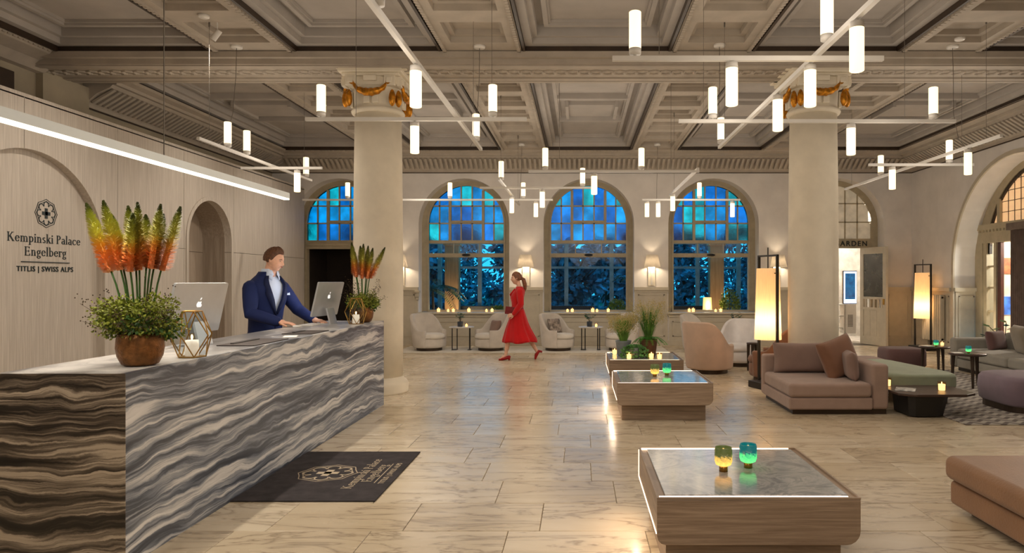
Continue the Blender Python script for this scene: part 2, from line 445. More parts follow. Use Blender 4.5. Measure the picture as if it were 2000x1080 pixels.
def glyph(ch):
    P = []; X = .45
    if ch == 'K':
        g_stem(P, .13, 0, .68); g_line(P, (.17, .30), (.50, .67), .05); g_line(P, (.27, .40), (.57, .01), .10)
        P.append([(.42, .645), (.62, .645), (.62, .68), (.42, .68)]); P.append([(.48, 0), (.68, 0), (.68, .035), (.48, .035)]); w = .68
    elif ch == 'P':
        g_stem(P, .13, 0, .68); g_arc(P, .22, .50, .20, .16, -95, 95); P += [[(.13, .645), (.24, .645), (.24, .68), (.13, .68)], [(.15, .32), (.24, .32), (.24, .36), (.15, .36)]]; w = .52
    elif ch == 'E':
        g_stem(P, .13, 0, .68)
        for y, l in ((0, .52), (.32, .42), (.64, .49)): P.append([(.1, y), (l, y), (l, y+.042), (.1, y+.042)])
        P += [[(.48, 0), (.53, 0), (.53, .16), (.50, .16)], [(.46, .54), (.49, .54), (.49, .68), (.45, .68)], [(.40, .26), (.43, .26), (.43, .42), (.40, .42)]]; w = .60
    elif ch == 'e':
        g_arc(P, .24, .225, .165, .205, 8, 325); P.append([(.08, .235), (.42, .235), (.42, .27), (.08, .27)]); w = .47
    elif ch == 'c':
        g_arc(P, .24, .225, .165, .205, 45, 320); P.append([(.33, .33), (.42, .33), (.42, .41), (.33, .41)]); w = .45
    elif ch in 'nm':
        g_stem(P, .12, 0, X, half=True); x = .12
        for _ in range(2 if ch == 'm' else 1):
            g_arc(P, x+.13, .30, .13, .125, 150, 10, .07, .05); g_stem(P, x+.26, 0, .31, s1=False); x += .26
        w = x+.14
    elif ch == 'p':
        g_stem(P, .12, -.21, X, half=True); g_arc(P, .25, .225, .16, .205, -150, 150); w = .50
    elif ch == 'b':
        g_stem(P, .12, 0, .72, s0=False, half=True); g_arc(P, .25, .225, .16, .205, -150, 150); w = .50
    elif ch == 'i':
        g_stem(P, .12, 0, X, half=True); g_arc(P, .12, .60, .03, .03, 0, 360, .06, .06, 8); w = .25
    elif ch == 'l':
        g_stem(P, .12, 0, .72, half=True); w = .25
    elif ch == 's':
        g_arc(P, .19, .335, .10, .09, 30, 262, .07, .05); g_arc(P, .19, .12, .11, .10, -155, 88, .07, .05); w = .37
    elif ch == 'k':
        g_stem(P, .12, 0, .72, half=True); g_line(P, (.15, .18), (.37, .44), .045); g_line(P, (.22, .27), (.42, .01), .09)
        P += [[(.29, .415), (.47, .415), (.47, .45), (.29, .45)], [(.34, 0), (.52, 0), (.52, .035), (.34, .035)]]; w = .50
    elif ch == 'a':
        g_arc(P, .20, .33, .12, .10, 0, 160, .07, .05); g_stem(P, .33, 0, .34, s0=False, s1=False); P.append([(.33, 0), (.43, 0), (.43, .035), (.33, .035)])
        g_arc(P, .20, .13, .125, .11, 60, 330, .09, .045); w = .44
    elif ch == 'r':
        g_stem(P, .12, 0, X, half=True); g_arc(P, .26, .33, .12, .09, 160, 50, .06, .05); P.append([(.30, .36), (.38, .36), (.38, .44), (.30, .44)]); w = .38
    elif ch == 'g':
        g_arc(P, .21, .29, .125, .135, 0, 360); g_arc(P, .22, -.09, .155, .085, 0, 360, .07, .05); g_line(P, (.14, .17), (.12, .02), .05); g_line(P, (.30, .40), (.42, .44), .05); w = .44
    else: w = .24
    return P, w
def serif_polys(text, cap=.68):
    x = 0; out = []
    for ch in text:
        P, w = glyph(ch); out += [[(u+x, v) for u, v in q] for q in P]; x += w+.02
    return out, x
def text_mesh(polys, fn, t0, t1, mb=None):
    mb = mb or MB()
    for q in polys: mb.prism(q, fn, t0, t1)
    return mb
def emblem_polys(R):
    P = []
    def rib(pts, w, closed=True):
        n = len(pts)
        for i in range(n if closed else n-1): g_line(P, pts[i], pts[(i+1) % n], w)
    for sc_ in (1.0, .86):
        rib([(R*sc_*(1 if k % 2 == 0 else .90)*math.cos(k*PI/8), R*sc_*(1 if k % 2 == 0 else .90)*math.sin(k*PI/8)) for k in range(16)], R*.030)
    for k in range(8):
        a = k*PI/4; cx, cy = .60*R*math.cos(a), .60*R*math.sin(a)
        rib([(cx+.21*R*math.cos(a+t*PI/180), cy+.21*R*math.sin(a+t*PI/180)) for t in range(-120, 121, 20)], R*.045, False)
    P.append([(-.12*R, -.36*R), (.12*R, -.36*R), (.12*R, .36*R), (-.12*R, .36*R)])
    P.append([(-.36*R, -.12*R), (.36*R, -.12*R), (.36*R, .12*R), (-.36*R, .12*R)])
    return P
def font_letters(text, size, extrude, spacing, bold, mat):
    import bmesh
    me = font_mesh(text, size, extrude, spacing, bold)
    bm = bmesh.new(); bm.from_mesh(me); bm.verts.ensure_lookup_table(); bmesh.ops.remove_doubles(bm, verts=bm.verts, dist=1e-6)
    bm.verts.ensure_lookup_table(); bm.verts.index_update(); seen = set(); out = []
    for v0 in bm.verts:
        if v0.index in seen: continue
        isl = []; st = [v0]; seen.add(v0.index)
        while st:
            v = st.pop(); isl.append(v)
            for e in v.link_edges:
                u = e.other_vert(v)
                if u.index not in seen: seen.add(u.index); st.append(u)
        ids = {v.index: i for i, v in enumerate(isl)}; fs = {f for v in isl for f in v.link_faces}
        mb = MB(); mb.add([tuple(v.co) for v in isl], [tuple(ids[v.index] for v in f.verts) for f in fs]); out.append(mb.mesh('letter', mat))
    bm.free(); return out
def font_mesh(text, size, extrude, spacing=1.0, bold=0):
    c = bpy.data.curves.new('lettering', 'FONT'); c.body = text; c.size = size; c.extrude = extrude
    c.align_x = 'CENTER'; c.space_character = spacing; c.offset = bold
    o = bpy.data.objects.new('lettering', c); COL.objects.link(o)
    bpy.context.view_layer.update()
    me = bpy.data.meshes.new_from_object(o.evaluated_get(bpy.context.evaluated_depsgraph_get()))
    bpy.data.objects.remove(o); bpy.data.curves.remove(c)
    return me
# ================================================================== THE SETTING
XL, XR, YB, YF = -7.6, 8.24, 16.9, -5.0
XW = -6.8                                   # face of the oak wall
CZ = 4.71                                   # ceiling soffit
CC = [-5.94, -2.85, .24, 3.33, 6.43]        # axes of the arches and coffers
BC = [-4.40, -1.31, 1.79, 4.88]             # axes of the panelled bands and piers

# ---- floor: each tile a piece, grout below
floor = MB().box(XL-.2, XR+.2, YF, YB+.55, -.12, -.006).build('floor', mGROUT)
tag(floor, 'polished cream stone tile floor of the hotel lobby', 'floor', kind='structure')
TL, TD = .876, .543
first = {-1: -.453, 0: -.253, 1: -.605, 2: .10, 3: -.135}
tile_mesh = {}
rest = MB()
def tile_me(wd, dp):
    key = (round(wd, 3), round(dp, 3))
    if key not in tile_mesh:
        a, b = wd/2-.002, dp/2-.002; e = .0025
        mb = MB(); mb.loft([[(-a, -b, -.03), (a, -b, -.03), (a, b, -.03), (-a, b, -.03)], [(-a, -b, -e), (a, -b, -e), (a, b, -e), (-a, b, -e)],
                            [(-a+e, -b+e, 0), (a-e, -b+e, 0), (a-e, b-e, 0), (-a+e, b-e, 0)]])
        tile_mesh[key] = mb.mesh('tile', mTILE)
    return tile_mesh[key]
cand = []
for r in range(-18, 24):
    y0 = 4.362+TD*r; y1 = min(y0+TD, YB)
    if y1-y0 < .1: continue
    off = first.get(r, -.3+((r*.618034) % 1.0)*TL)
    k0 = math.floor((XL-off)/TL)
    for k in range(k0, k0+20):
        x0 = max(XL, off+k*TL); x1 = min(XR, off+(k+1)*TL)
        if x1-x0 < .04: continue
        vis = y0 > 2.9 and x1 > max(-.86*y1, -2.55 if y0 < 8.9 else -6.9) and x0 < .66*y1
        cand.append((not vis, y0, x0, x1, y1))
cand.sort(key=lambda c: (c[0], c[1]))
for i, (nv, y0, x0, x1, y1) in enumerate(cand):
    if i < 292 and not nv:
        inst(None, tile_me(x1-x0, y1-y0), 'tile', ((x0+x1)/2, (y0+y1)/2, 0), floor)
    else: rest.box(x0+.002, x1-.002, y0+.002, y1-.002, -.03, 0)
o = rest.build('tile_field', mTILE, floor); o['kind'] = 'stuff'

# ---- back wall with five arches
BW = MB()
OPW = [(CC[i], 1.12, (.81 if 0 < i < 4 else 0.0), 3.01) for i in range(5)]
arch_wall(BW, XL, XR, 0, 5.0, OPW, FB(YB), 0, .52)
wall_back = BW.build('wall_back', mWALL)
tag(wall_back, 'pale plaster back wall with a row of arched windows', 'wall', kind='structure')
# dado on the piers and under the windows
def dado_panel(mb, u0, u1, z0, z1, fn):
    mb.prism([(u0, z0), (u1, z0), (u1, z1), (u0, z1)], fn, -.03, 0)
    for a, b, c, d in ((u0+.08, u1-.08, z0+.1, z0+.125), (u0+.08, u1-.08, z1-.125, z1-.1), (u0+.08, u0+.105, z0+.1, z1-.1), (u1-.105, u1-.08, z0+.1, z1-.1)):
        if b > a: mb.prism([(a, c), (b, c), (b, d), (a, d)], fn, -.045, -.03)
edges = [XL]+[v for c in CC for v in (c-1.12, c+1.12)]+[XR]
for i in range(0, len(edges), 2):
    if edges[i+1]-edges[i] < .2: continue
    mb = MB(); dado_panel(mb, edges[i]+.02, edges[i+1]-.02, .12, 1.36, FB(YB))
    mb.box(edges[i], edges[i+1], YB-.085, YB, 1.36, 1.44); mb.box(edges[i], edges[i+1], YB-.05, YB, 1.31, 1.36)
    mb.box(edges[i], edges[i+1], YB-.055, YB, 0, .12)
    mb.build('dado_panel', mWAINS, wall_back)
for i in (1, 2, 3):
    mb = MB(); dado_panel(mb, CC[i]-1.1, CC[i]+1.1, .12, .70, FB(YB))
    mb.box(CC[i]-1.12, CC[i]+1.12, YB-.06, YB, .70, .76)
    mb.box(CC[i]-1.12, CC[i]+1.12, YB-.05, YB, 0, .12)
    mb.build('dado_panel', mWAINS, wall_back)
    mb = MB(); mb.box(CC[i]-1.16, CC[i]+1.16, YB-.12, YB+.30, .77, .815); mb.build('sill', mWAINS, wall_back, bevel=.008)

# ---- windows
GY = YB+.42
def window(i, n, full):
    xc = CC[i]; spr = 3.05; R = .955; zb = .82
    wl = ['arched window behind the striped reception counter', 'arched window left of the woman in red', 'middle arched window with a topiary behind it',
          'arched window right of the potted grasses'][i]
    win = thing('window_%d' % n, wl, 'window', (xc, GY, zb if full else 2.3), kind='structure')
    fn = FB(GY)
    fr = MB(); arch_ring(fr, xc, spr, R, 1.13, zb if full else 0, fn, -.06, .08)
    if full: fr.box(xc-1.0, xc+1.0, GY-.06, GY+.08, .80, .86)
    fr.build('frame', mFRAME, win)
    ls = MB(); arch_ring(ls, xc, spr, R-.012, R+.03, zb if full else 0, fn, -.09, -.06); ls.build('frame_moulding', mFRAME, win)
    # transoms
    tr = MB(); tr.box(xc-R, xc+R, GY-.04, GY+.06, 2.54, 2.62)
    if full: tr.box(xc-R, xc+R, GY-.06, GY+.06, 2.19, 2.29); tr.box(xc-R, xc+R, GY-.075, GY-.06, 2.22, 2.26)
    else: tr.box(xc-R, xc+R, GY-.08, GY+.08, 2.40, 2.54); tr.box(xc-R, xc+R, GY-.11, GY-.08, 2.48, 2.54)
    tr.build('transom', mFRAME, win)
    us = [-R, -.69, -.42, -.14, .14, .42, .69, R]; zs = [2.62, 3.05, 3.49, 4.02]
    def top(u): return spr+math.sqrt(max(0, R*R-u*u))
    for u in us[1:-1]:
        th = .034 if abs(abs(u)-.42) < .01 else .017
        zt = top(abs(u)+th)
        MB().box(xc+u-th, xc+u+th, GY-(.035 if th > .02 else .015), GY+.03, 2.62, zt).build('mullion', mFRAME, win)
    for z in zs[1:3]:
        hw = R if z <= spr else math.sqrt(R*R-(z-spr)**2)
        MB().box(xc-hw, xc+hw, GY-.015, GY+.03, z-.017, z+.017).build('glazing_bar', mFRAME, win)
    MB().box(xc-.44, xc+.44, GY-.04, GY+.03, 3.06, 3.12).build('glazing_bar', mFRAME, win)
    for a, b in zip(us, us[1:]):
        for c, d in zip(zs, zs[1:]):
            poly = [(a, c)]
            if top(a) < c and top(b) < c: continue
            pts = [(a+(b-a)*k/6) for k in range(7)]
            lo = [(u, c) for u in pts if top(u) >= c]
            hi = [(u, min(d, top(u))) for u in pts if top(u) >= c]
            if len(lo) < 2: continue
            poly = [(xc+u, z) for u, z in lo]+[(xc+u, z) for u, z in reversed(hi)]
            MB().prism(poly, fn, 0, .008).build('pane', rnd.choice(mBLUE), win)
    if full:
        for a, b in ((-R, -.33), (-.33, .33), (.33, R)):
            MB().box(xc+a, xc+b, GY, GY+.008, 2.29, 2.54).build('pane', mGLASS, win)
        for u in (-.33, .33): MB().box(xc+u-.012, xc+u+.012, GY-.015, GY+.03, 2.29, 2.54).build('glazing_bar', mFRAME, win)
        MB().box(xc-R, xc+R, GY, GY+.008, .86, 2.19).build('pane', mGLASS, win)
        h = MB(); h.ellipsoid((xc, GY-.09, 2.245), (.11, .03, .035), 12, 6); h.build('handle', mBLACK, win, smooth=True)
    return win
window(0, 1, False); window(1, 2, True); window(2, 3, True); window(3, 4, True)

# dark doorway under the first arch
dk = thing('door_1', 'dark open doorway behind the receptionist', 'doorway', (CC[0], YB+.45, 0), kind='structure')
mb = MB()
mb.box(CC[0]-1.0, CC[0]-.94, GY-.075, GY+.1, 0, 2.4); mb.box(CC[0]+.94, CC[0]+1.0, GY-.075, GY+.1, 0, 2.4)
mb.build('door_frame', mFRAME, dk)
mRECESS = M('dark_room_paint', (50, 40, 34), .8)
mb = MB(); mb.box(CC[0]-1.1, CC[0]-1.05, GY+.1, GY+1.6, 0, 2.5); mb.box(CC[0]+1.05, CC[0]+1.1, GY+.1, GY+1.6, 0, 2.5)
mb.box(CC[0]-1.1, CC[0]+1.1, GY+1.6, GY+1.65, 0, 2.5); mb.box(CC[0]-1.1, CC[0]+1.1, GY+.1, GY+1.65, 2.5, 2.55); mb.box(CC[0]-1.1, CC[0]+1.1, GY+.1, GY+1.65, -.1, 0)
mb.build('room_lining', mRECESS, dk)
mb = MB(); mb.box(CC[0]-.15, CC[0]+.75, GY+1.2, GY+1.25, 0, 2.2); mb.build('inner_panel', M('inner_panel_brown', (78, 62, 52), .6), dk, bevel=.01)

# ---- left: old wall above, oak wall in front
WL = MB(); WL.box(XL-.15, XL, YF, YB+.5, 0, 5.0)
wall_left = WL.build('wall_left', mOLD); tag(wall_left, 'old plaster wall above and behind the oak panelling on the left', 'wall', kind='structure')
MB().box(XL, XL+.10, 9.55, 10.45, 3.6, 4.55).build('pilaster', mOLD, wall_left)
mb = MB(); mb.box(XL, XL+.06, 8.2, 9.4, 3.72, 3.78); mb.box(XL, XL+.05, 8.15, 8.25, 3.78, 4.45); mb.build('upper_window_frame', mOLD, wall_left)
MB().box(XL, XL+.03, 8.85, 9.15, 3.86, 4.4).build('upper_window_opening', mDARK, wall_left)
A1 = (8.5, 1.29, 0.0, 1.94); A2 = (12.6, .73, 0.0, 2.34)
OAK = thing('wall_oak', 'pale oak panelled wall with two arches behind the reception counter', 'wall', (XW, 8, 0), kind='structure')
ys = [-1.8, -.1, 1.6, 3.3, 4.98, 6.68, 8.37, 10.06, 11.75, 13.44, 15.16, YB]
for a, b in zip(ys, ys[1:]):
    for c, d in ((0.0, 2.15), (2.15, 3.86)):
        mb = MB(); g = .004
        arch_wall(mb, a+g, b-g, c+g, d-g, [A1, A2], FL(XW), 0, .12, 32)
        if mb.f: mb.build('oak_panel', mOAK, OAK)
mb = MB(); arch_wall(mb, -1.8, YB, 0, 3.85, [A2], FL(XW-.124), 0, .06, 32)
mb.build('panel_backing', mOAKIN, OAK)
mb = MB()                                     # inner face of the sign arch is set into the wall
pts = [(A1[0]-A1[1]*math.cos(PI*k/32), A1[3]+A1[1]*math.sin(PI*k/32)) for k in range(33)]
mb.prism([(pts[0][0], 0)]+pts+[(pts[-1][0], 0)], FL(XW-.118), 0, .004); mb.build('arch_backing', mOAK, OAK)
mb = MB(); arch_ring(mb, A2[0], A2[3], A2[1], A2[1]+.07, 0, FL(XW), -.018, 0); mb.build('arch_moulding', mOAK, OAK)
mb = MB()                                     # deep arched recess
arch_ring(mb, A2[0], A2[3], A2[1]-.003, A2[1]+.03, 0, FL(XW-.121), 0, .55)
mb.prism([(A2[0]-.73, 0)]+[(A2[0]-.73*math.cos(PI*k/24), A2[3]+.73*math.sin(PI*k/24)) for k in range(25)]+[(A2[0]+.73, 0)], FL(XW-.55), 0, .03)
mb.build('recess_lining', mOAKIN, OAK)
for z in (2.15,): MB().prism([(A2[0]-.73, z-.003), (A2[0]+.73, z-.003), (A2[0]+.73, z+.003), (A2[0]-.73, z+.003)], FL(XW-.545), 0, .005).build('panel_joint', mDARK, OAK)
MB().box(XL, XW, -1.8, YB, 3.84, 3.90).build('top_board', mOAK, OAK)

# sign on the oak wall
fs = lambda u, v, t: (XW-.118+t, u, v)
SIGN = thing('wall_sign', 'dark green hotel emblem and lettering on the oak wall arch', 'sign', (XW-.118, 8.86, 1.74))
text_mesh([[(8.86+u, 2.47+v) for u, v in q] for q in emblem_polys(.185)], fs, 0, .006).build('emblem', mTXT, SIGN)
def serif_line(txt, cy, z, width, fn, name, mat, par, depth=.006, flip=1):
    P, wd = serif_polys(txt); s_ = width/wd
    x = 0
    for ch in txt:
        Q, w_ = glyph(ch)
        if Q: text_mesh([[(cy+flip*(u+x-wd/2)*s_, z+v*s_) for u, v in q] for q in Q], fn, 0, depth).build(name, mat, par)
        x += w_+.02
serif_line('Kempinski Palace', 8.86, 2.085, 1.22, fs, 'letter', mTXT, SIGN)
serif_line('Engelberg', 8.86, 1.915, .70, fs, 'letter', mTXT, SIGN)
text_mesh([[(8.46, 1.832), (9.26, 1.832), (9.26, 1.842), (8.46, 1.842)]], fs, 0, .012).build('rule_line', mTXT, SIGN)
for me in font_letters('TITLIS | SWISS ALPS', .094, .004, 1.16, .0008, mTXT):
    o = inst(None, me, 'letter', Vector((XW-.114, 8.86, 1.717))-SIGN.location, SIGN); o.rotation_euler = (PI/2, 0, PI/2)

# ---- right wall with the deep arch
AR = (12.9, 2.1, 0.0, 1.92)
mb = MB(); arch_wall(mb, YF, YB+.5, 0, 5.0, [AR], FR(XR), 0, .55, 32)
wall_right = mb.build('wall_right', mWALL); tag(wall_right, 'pale plaster wall on the right with a deep arched window', 'wall', kind='structure')
mb = MB(); arch_ring(mb, AR[0], AR[3], AR[1]-.02, AR[1]+.06, 0, FR(XR), -.035, 0); mb.build('arch_moulding', mWAINS, wall_right)
for a, b in ((15.05, YB), (-1.0, 10.75)):
    mb = MB(); n = 1 if b-a < 3 else 6; s_ = (b-a)/n
    for k in range(n): dado_panel(mb, a+k*s_+.02, a+(k+1)*s_-.02, .12, 1.36, FR(XR))
    mb.box(XR-.085, XR, a, b, 1.36, 1.44); mb.box(XR-.055, XR, a, b, 0, .12)
    mb.build('dado_panel', mWAINS, wall_right)
mb = MB(); fj = lambda u, z, t: (u, 15.0-t, z)
mb.prism([(8.26, .12), (8.72, .12), (8.72, 1.36), (8.26, 1.36)], fj, 0, .03)
for a, b, c, d in ((8.32, 8.66, .22, .245), (8.32, 8.66, 1.235, 1.26), (8.32, 8.345, .22, 1.26), (8.635, 8.66, .22, 1.26)): mb.prism([(a, c), (b, c), (b, d), (a, d)], fj, .03, .045)
mb.box(8.22, 8.76, 14.92, 15.0, 1.36, 1.44); mb.box(8.24, 8.76, 14.95, 15.0, 0, .12); mb.build('dado_panel', mWAINS, wall_right)
# window and door in the right arch
XG = 8.78
wr = thing('window_5', 'arched amber leaded window over glazed doors in the right wall', 'window', (XG, 12.9, 0), kind='structure')
mb = MB(); arch_ring(mb, AR[0], AR[3]+.25, 1.72, 2.12, 0, FR(XG), -.05, .10, 32); mb.build('frame', mFRAME, wr)
mb = MB(); mb.box(XG-.12, XG+.1, 10.8, 15.0, 2.68, 2.80); mb.box(XG-.08, XG+.08, 10.8, 15.0, 2.40, 2.68); mb.build('transom', mFRAME, wr)
dn = MB()
for k in range(34): dn.box(XG-.115, XG-.08, 11.0+k*.118, 11.05+k*.118, 2.63, 2.68)
dn.build('dentil_course', mFRAME, wr)['kind'] = 'stuff'
for y in (14.2, 12.9, 11.6): MB().box(XG-.06, XG+.06, y-.05, y+.05, 2.8, AR[3]+.25+math.sqrt(1.72**2-(y-12.9)**2)).build('mullion', mFRAME, wr)
def topR(u): return AR[3]+.25+math.sqrt(max(0, 1.70**2-(u-12.9)**2))
yy = [12.95+.20*k for k in range(6)]+[14.15]; yy2 = [14.25+.19*k for k in range(2)]+[14.6]
for gy in (yy, yy2):
    for a, b in zip(gy, gy[1:]):
        for k in range(6):
            c, d = 2.8+k*.215, 2.8+(k+1)*.215
            pts = [a+(b-a)*j/4 for j in range(5)]
            lo = [(u, c) for u in pts if topR(u) > c+.01]; hi = [(u, min(d, topR(u))) for u in pts if topR(u) > c+.01]
            if len(lo) < 2: continue
            MB().prism([(u+.004*(1 if j == 0 else 0), z) for j, (u, z) in enumerate(lo)]+list(reversed(hi)), FR(XG), 0, .01).build('pane', mAMBER, wr)
            MB().prism([(lo[0][0]-.006, lo[0][1]-.006), (lo[-1][0]+.006, lo[-1][1]-.006), (lo[-1][0]+.006, lo[-1][1]+.006), (lo[0][0]-.006, lo[0][1]+.006)], FR(XG), -.01, .015).build('lead_bar', mDARK, wr)
        zt = topR((a if a > 12.9 else b))
        MB().prism([(a-.006, 2.8), (a+.006, 2.8), (a+.006, zt), (a-.006, zt)], FR(XG), -.01, .015).build('lead_bar', mDARK, wr)
mb = MB(); arch_ring(mb, AR[0], AR[3]+.25, 1.66, 1.73, 2.8, FR(XG), -.03, .03, 32); mb.build('inner_arch_frame', mDARK, wr)
mb = MB(); mb.box(XG-.085, XG+.075, 14.73, 14.99, 0, 2.4); mb.box(XG-.06, XG+.045, 14.28, 14.36, 0, 2.4); mb.box(XG-.065, XG+.04, 14.60, 14.725, 0, 2.4); mb.box(XG-.055, XG+.05, 14.37, 14.59, 0, .5)
for z in (.95, 1.45, 1.9): mb.box(XG-.03, XG+.03, 14.365, 14.595, z-.02, z+.02)
mb.build('side_light_frame', mFRAME, wr)
for k, (a, b) in enumerate(((.5, .93), (.97, 1.43), (1.47, 1.88), (1.92, 2.36))): MB().box(XG, XG+.008, 14.36, 14.62, a, b).build('pane', mGLASS, wr)
MB().box(XG-.04, XG+.04, 14.16, 14.26, 0, 2.4).build('door_edge', M('oxblood_door', (70, 30, 20), .4), wr, bevel=.008)
mb = MB()
for k in range(9): mb.lathe([(.035, .03), (.035, 2.595)], 10, (XG-.22, 13.48-.06*k, 0))
o = mb.build('curtain', M('brown_curtain', (104, 88, 80), .9), None, smooth=True); tag(o, 'brown ribbed curtain hanging at the right edge of the deep arch', 'curtain')
mb = MB(); mb.box(XG-.28, XG-.16, 12.85, 13.6, 2.60, 2.74); o = mb.build('curtain_pelmet', M('pelmet_brown', (120, 106, 96), .8), None, bevel=.005); tag(o, 'flat brown pelmet box above the ribbed curtain', 'pelmet')
# vestibule behind the right arch
mb = MB(); mb.box(XG+.12, XG+2.6, 15.05, 15.15, 0, 3.6); mb.box(XG+2.6, XG+2.7, 10.6, 15.1, 0, 3.6); mb.box(XG+.12, XG+2.7, 10.5, 10.6, 0, 3.6); mb.box(XG+.12, XG+2.7, 10.5, 15.15, 4.3, 4.4); mb.box(XG+.12, XG+2.7, 10.5, 15.15, -.1, 0)
o = mb.build('wall_vestibule', M('vestibule_paint', (222, 210, 192), .8)); tag(o, 'pale vestibule walls seen through the glazed doors on the right', 'wall', kind='structure')
o = thing('vestibule_picture', 'framed blue and orange picture in the vestibule beyond the right doors', 'picture', (XG+1.2, 15.05, 1.2))
MB().box(XG+.45, XG+1.4, 15.02, 15.05, .85, 1.25).build('canvas', M('picture_blue', (52, 104, 190), .5, var=.6, scale=5, emit=(40, 90, 190), es=.25), o)
MB().box(XG+.45, XG+1.4, 15.01, 15.05, 1.75, 2.1).build('upper_canvas', M('picture_rust', (160, 92, 52), .5, var=.5, scale=6), o)
lamp('vestibule_light', 'POINT', (XG+1.2, 13.4, 2.6), 170, radius=.25)
fu = thing('floor_uplight', 'small round uplight at the foot of the right arch jamb', 'uplight', (8.45, 14.55, 0))
MB().lathe([(.05, 0), (.06, .02), (.05, .05)], 16).build('housing', mBLACK, fu, world=False)
lamp('uplight_beam', 'SPOT', (8.45, 14.50, .07), 60, (1, .82, .56), .04, spot_size=1.3, spot_blend=1.0, rot=(PI+.16, 0, 0))

# ---- front wall behind the camera
mb = MB(); mb.box(XL-.1, XR+.1, YF-.2, YF, 0, 5.0); o = mb.build('wall_front', mWALL); tag(o, 'plain plaster wall behind the viewer', 'wall', kind='structure')

# ---- ceiling
ceil = MB().box(XL-.2, XR+.6, YF-.2, YB+.55, 5.0, 5.15).build('ceiling', mCEILP)
tag(ceil, 'coffered plaster ceiling with bands and dark bronze trim', 'ceiling', kind='structure')
mb = MB(); mb.box(XL, XR, 9.30, 10.20, 4.55, 5.0)
for y0, y1, z0, z1 in ((9.22, 9.30, 4.62, 4.70), (10.20, 10.28, 4.62, 4.70), (9.33, 9.43, 4.53, 4.55), (9.92, 10.02, 4.53, 4.55), (10.08, 10.14, 4.54, 4.55)): mb.box(XL, XR, y0, y1, z0, z1)
mb.build('transverse_beam', mCEIL, ceil)
orn = MB()
n = 96
for k in range(n):
    x = XL+.08+(XR-XL-.16)*k/(n-1)
    pts = [(x+.085*math.cos(a), 9.66+.085*math.sin(a), 4.545) for a in [2*PI*j/8 for j in range(9)]]
    orn.tube(pts, .017, 4, cap=False)
    orn.ellipsoid((x+.08, 9.66, 4.545), (.03, .06, .018), 6, 4)
orn.build('guilloche_band', mCEIL, ceil)['kind'] = 'stuff'
bays = [(2.6, 9.27), (10.28, 16.2)]
def band_mesh(y0, y1, hw=.535):
    mb = MB()
    mb.box(-hw, -.37, y0, y1, CZ, 5.0); mb.box(.37, hw, y0, y1, CZ, 5.0)
    n = int((y1-y0-.2)/.93); m = (y1-y0-n*.70)/(n+1); y = y0
    for k in range(n+1):
        mb.box(-.37, .37, y, y+m, CZ, 5.0)
        if k < n:
            a, b = y+m, y+m+.70
            mb.box(-.37, .37, a, b, 4.86, 5.0)
            for q in ((-.37, -.30, a, b), (.30, .37, a, b), (-.30, .30, a, a+.07), (-.30, .30, b-.07, b)): mb.box(q[0], q[1], q[2], q[3], 4.79, 4.86)
        y += m+.70
    for x in (-hw+.02, hw-.06): mb.box(x, x+.04, y0, y1, CZ-.025, CZ)
    return mb.mesh('coffer_band', mCEIL)
for y0, y1 in bays:
    me = band_mesh(y0, y1)
    for x in BC: inst(None, me, 'coffer_band', (x, 0, 0), ceil)
def coffer(x0, x1, y0, y1, cross):
    mb = MB(); mt = MB()
    def frame(a, z0, z1, wd, b=mb):
        b.box(x0+a, x0+a+wd, y0+a, y1-a, z0, z1); b.box(x1-a-wd, x1-a, y0+a, y1-a, z0, z1)
        b.box(x0+a+wd, x1-a-wd, y0+a, y0+a+wd, z0, z1); b.box(x0+a+wd, x1-a-wd, y1-a-wd, y1-a, z0, z1)
    frame(.035, 4.77, 5.0, .10); frame(.135, 4.85, 5.0, .07); frame(.30, 4.93, 5.0, .06); frame(.36, 4.96, 5.0, .03)
    frame(0, CZ-.015, 4.80, .035, mt)
    if cross:
        ym = (y0+y1)/2+.15
        mb.box(x0+.36, x1-.36, ym-1.0, ym-.92, 4.9, 5.0); mb.box(x0+.36, x1-.36, ym+.72, ym+.80, 4.9, 5.0)
        mb.box(x0+.55, x1-.55, ym-.45, ym+.45, 4.93, 5.0); mb.box(x0+.50, x0+.56, ym-.5, ym+.5, 4.88, 5.0); mb.box(x1-.56, x1-.50, ym-.5, ym+.5, 4.88, 5.0)
    o = mb.build('coffer', mCEILP, ceil); mt.build('bronze_trim', mDARK, o)
lims = [(-7.08, -4.95), (-3.85, -1.86), (-.76, 1.24), (2.34, 4.33), (5.43, 7.62)]
for j, (y0, y1) in enumerate(bays):
    for x0, x1 in lims: coffer(x0, x1, y0, y1, j == 1)
mb = MB()
mb.box(XL, -7.08, YF, YB, CZ, 5.0); mb.box(7.62, XR, YF, YB, CZ, 5.0); mb.box(XL, XR, 16.2, YB, CZ, 5.0); mb.box(XL, XR, YF, 2.6, CZ, 5.0)
mb.build('ceiling_border', mCEIL, ceil)
bd = MB()
for (y0, y1) in bays:
    for x0, x1 in lims:
        for x in (x0-.05, x1+.05):
            y = max(y0, 6.5)
            while y < y1: bd.box(x-.022, x+.022, y, y+.045, CZ-.03, CZ); y += .08
        for yq in (y0-.05, y1+.05):
            if yq < 6: continue
            x = x0
            while x < x1: bd.box(x, x+.045, yq-.022, yq+.022, CZ-.03, CZ); x += .08
bd.build('bead_course', mCEIL, ceil)['kind'] = 'stuff'
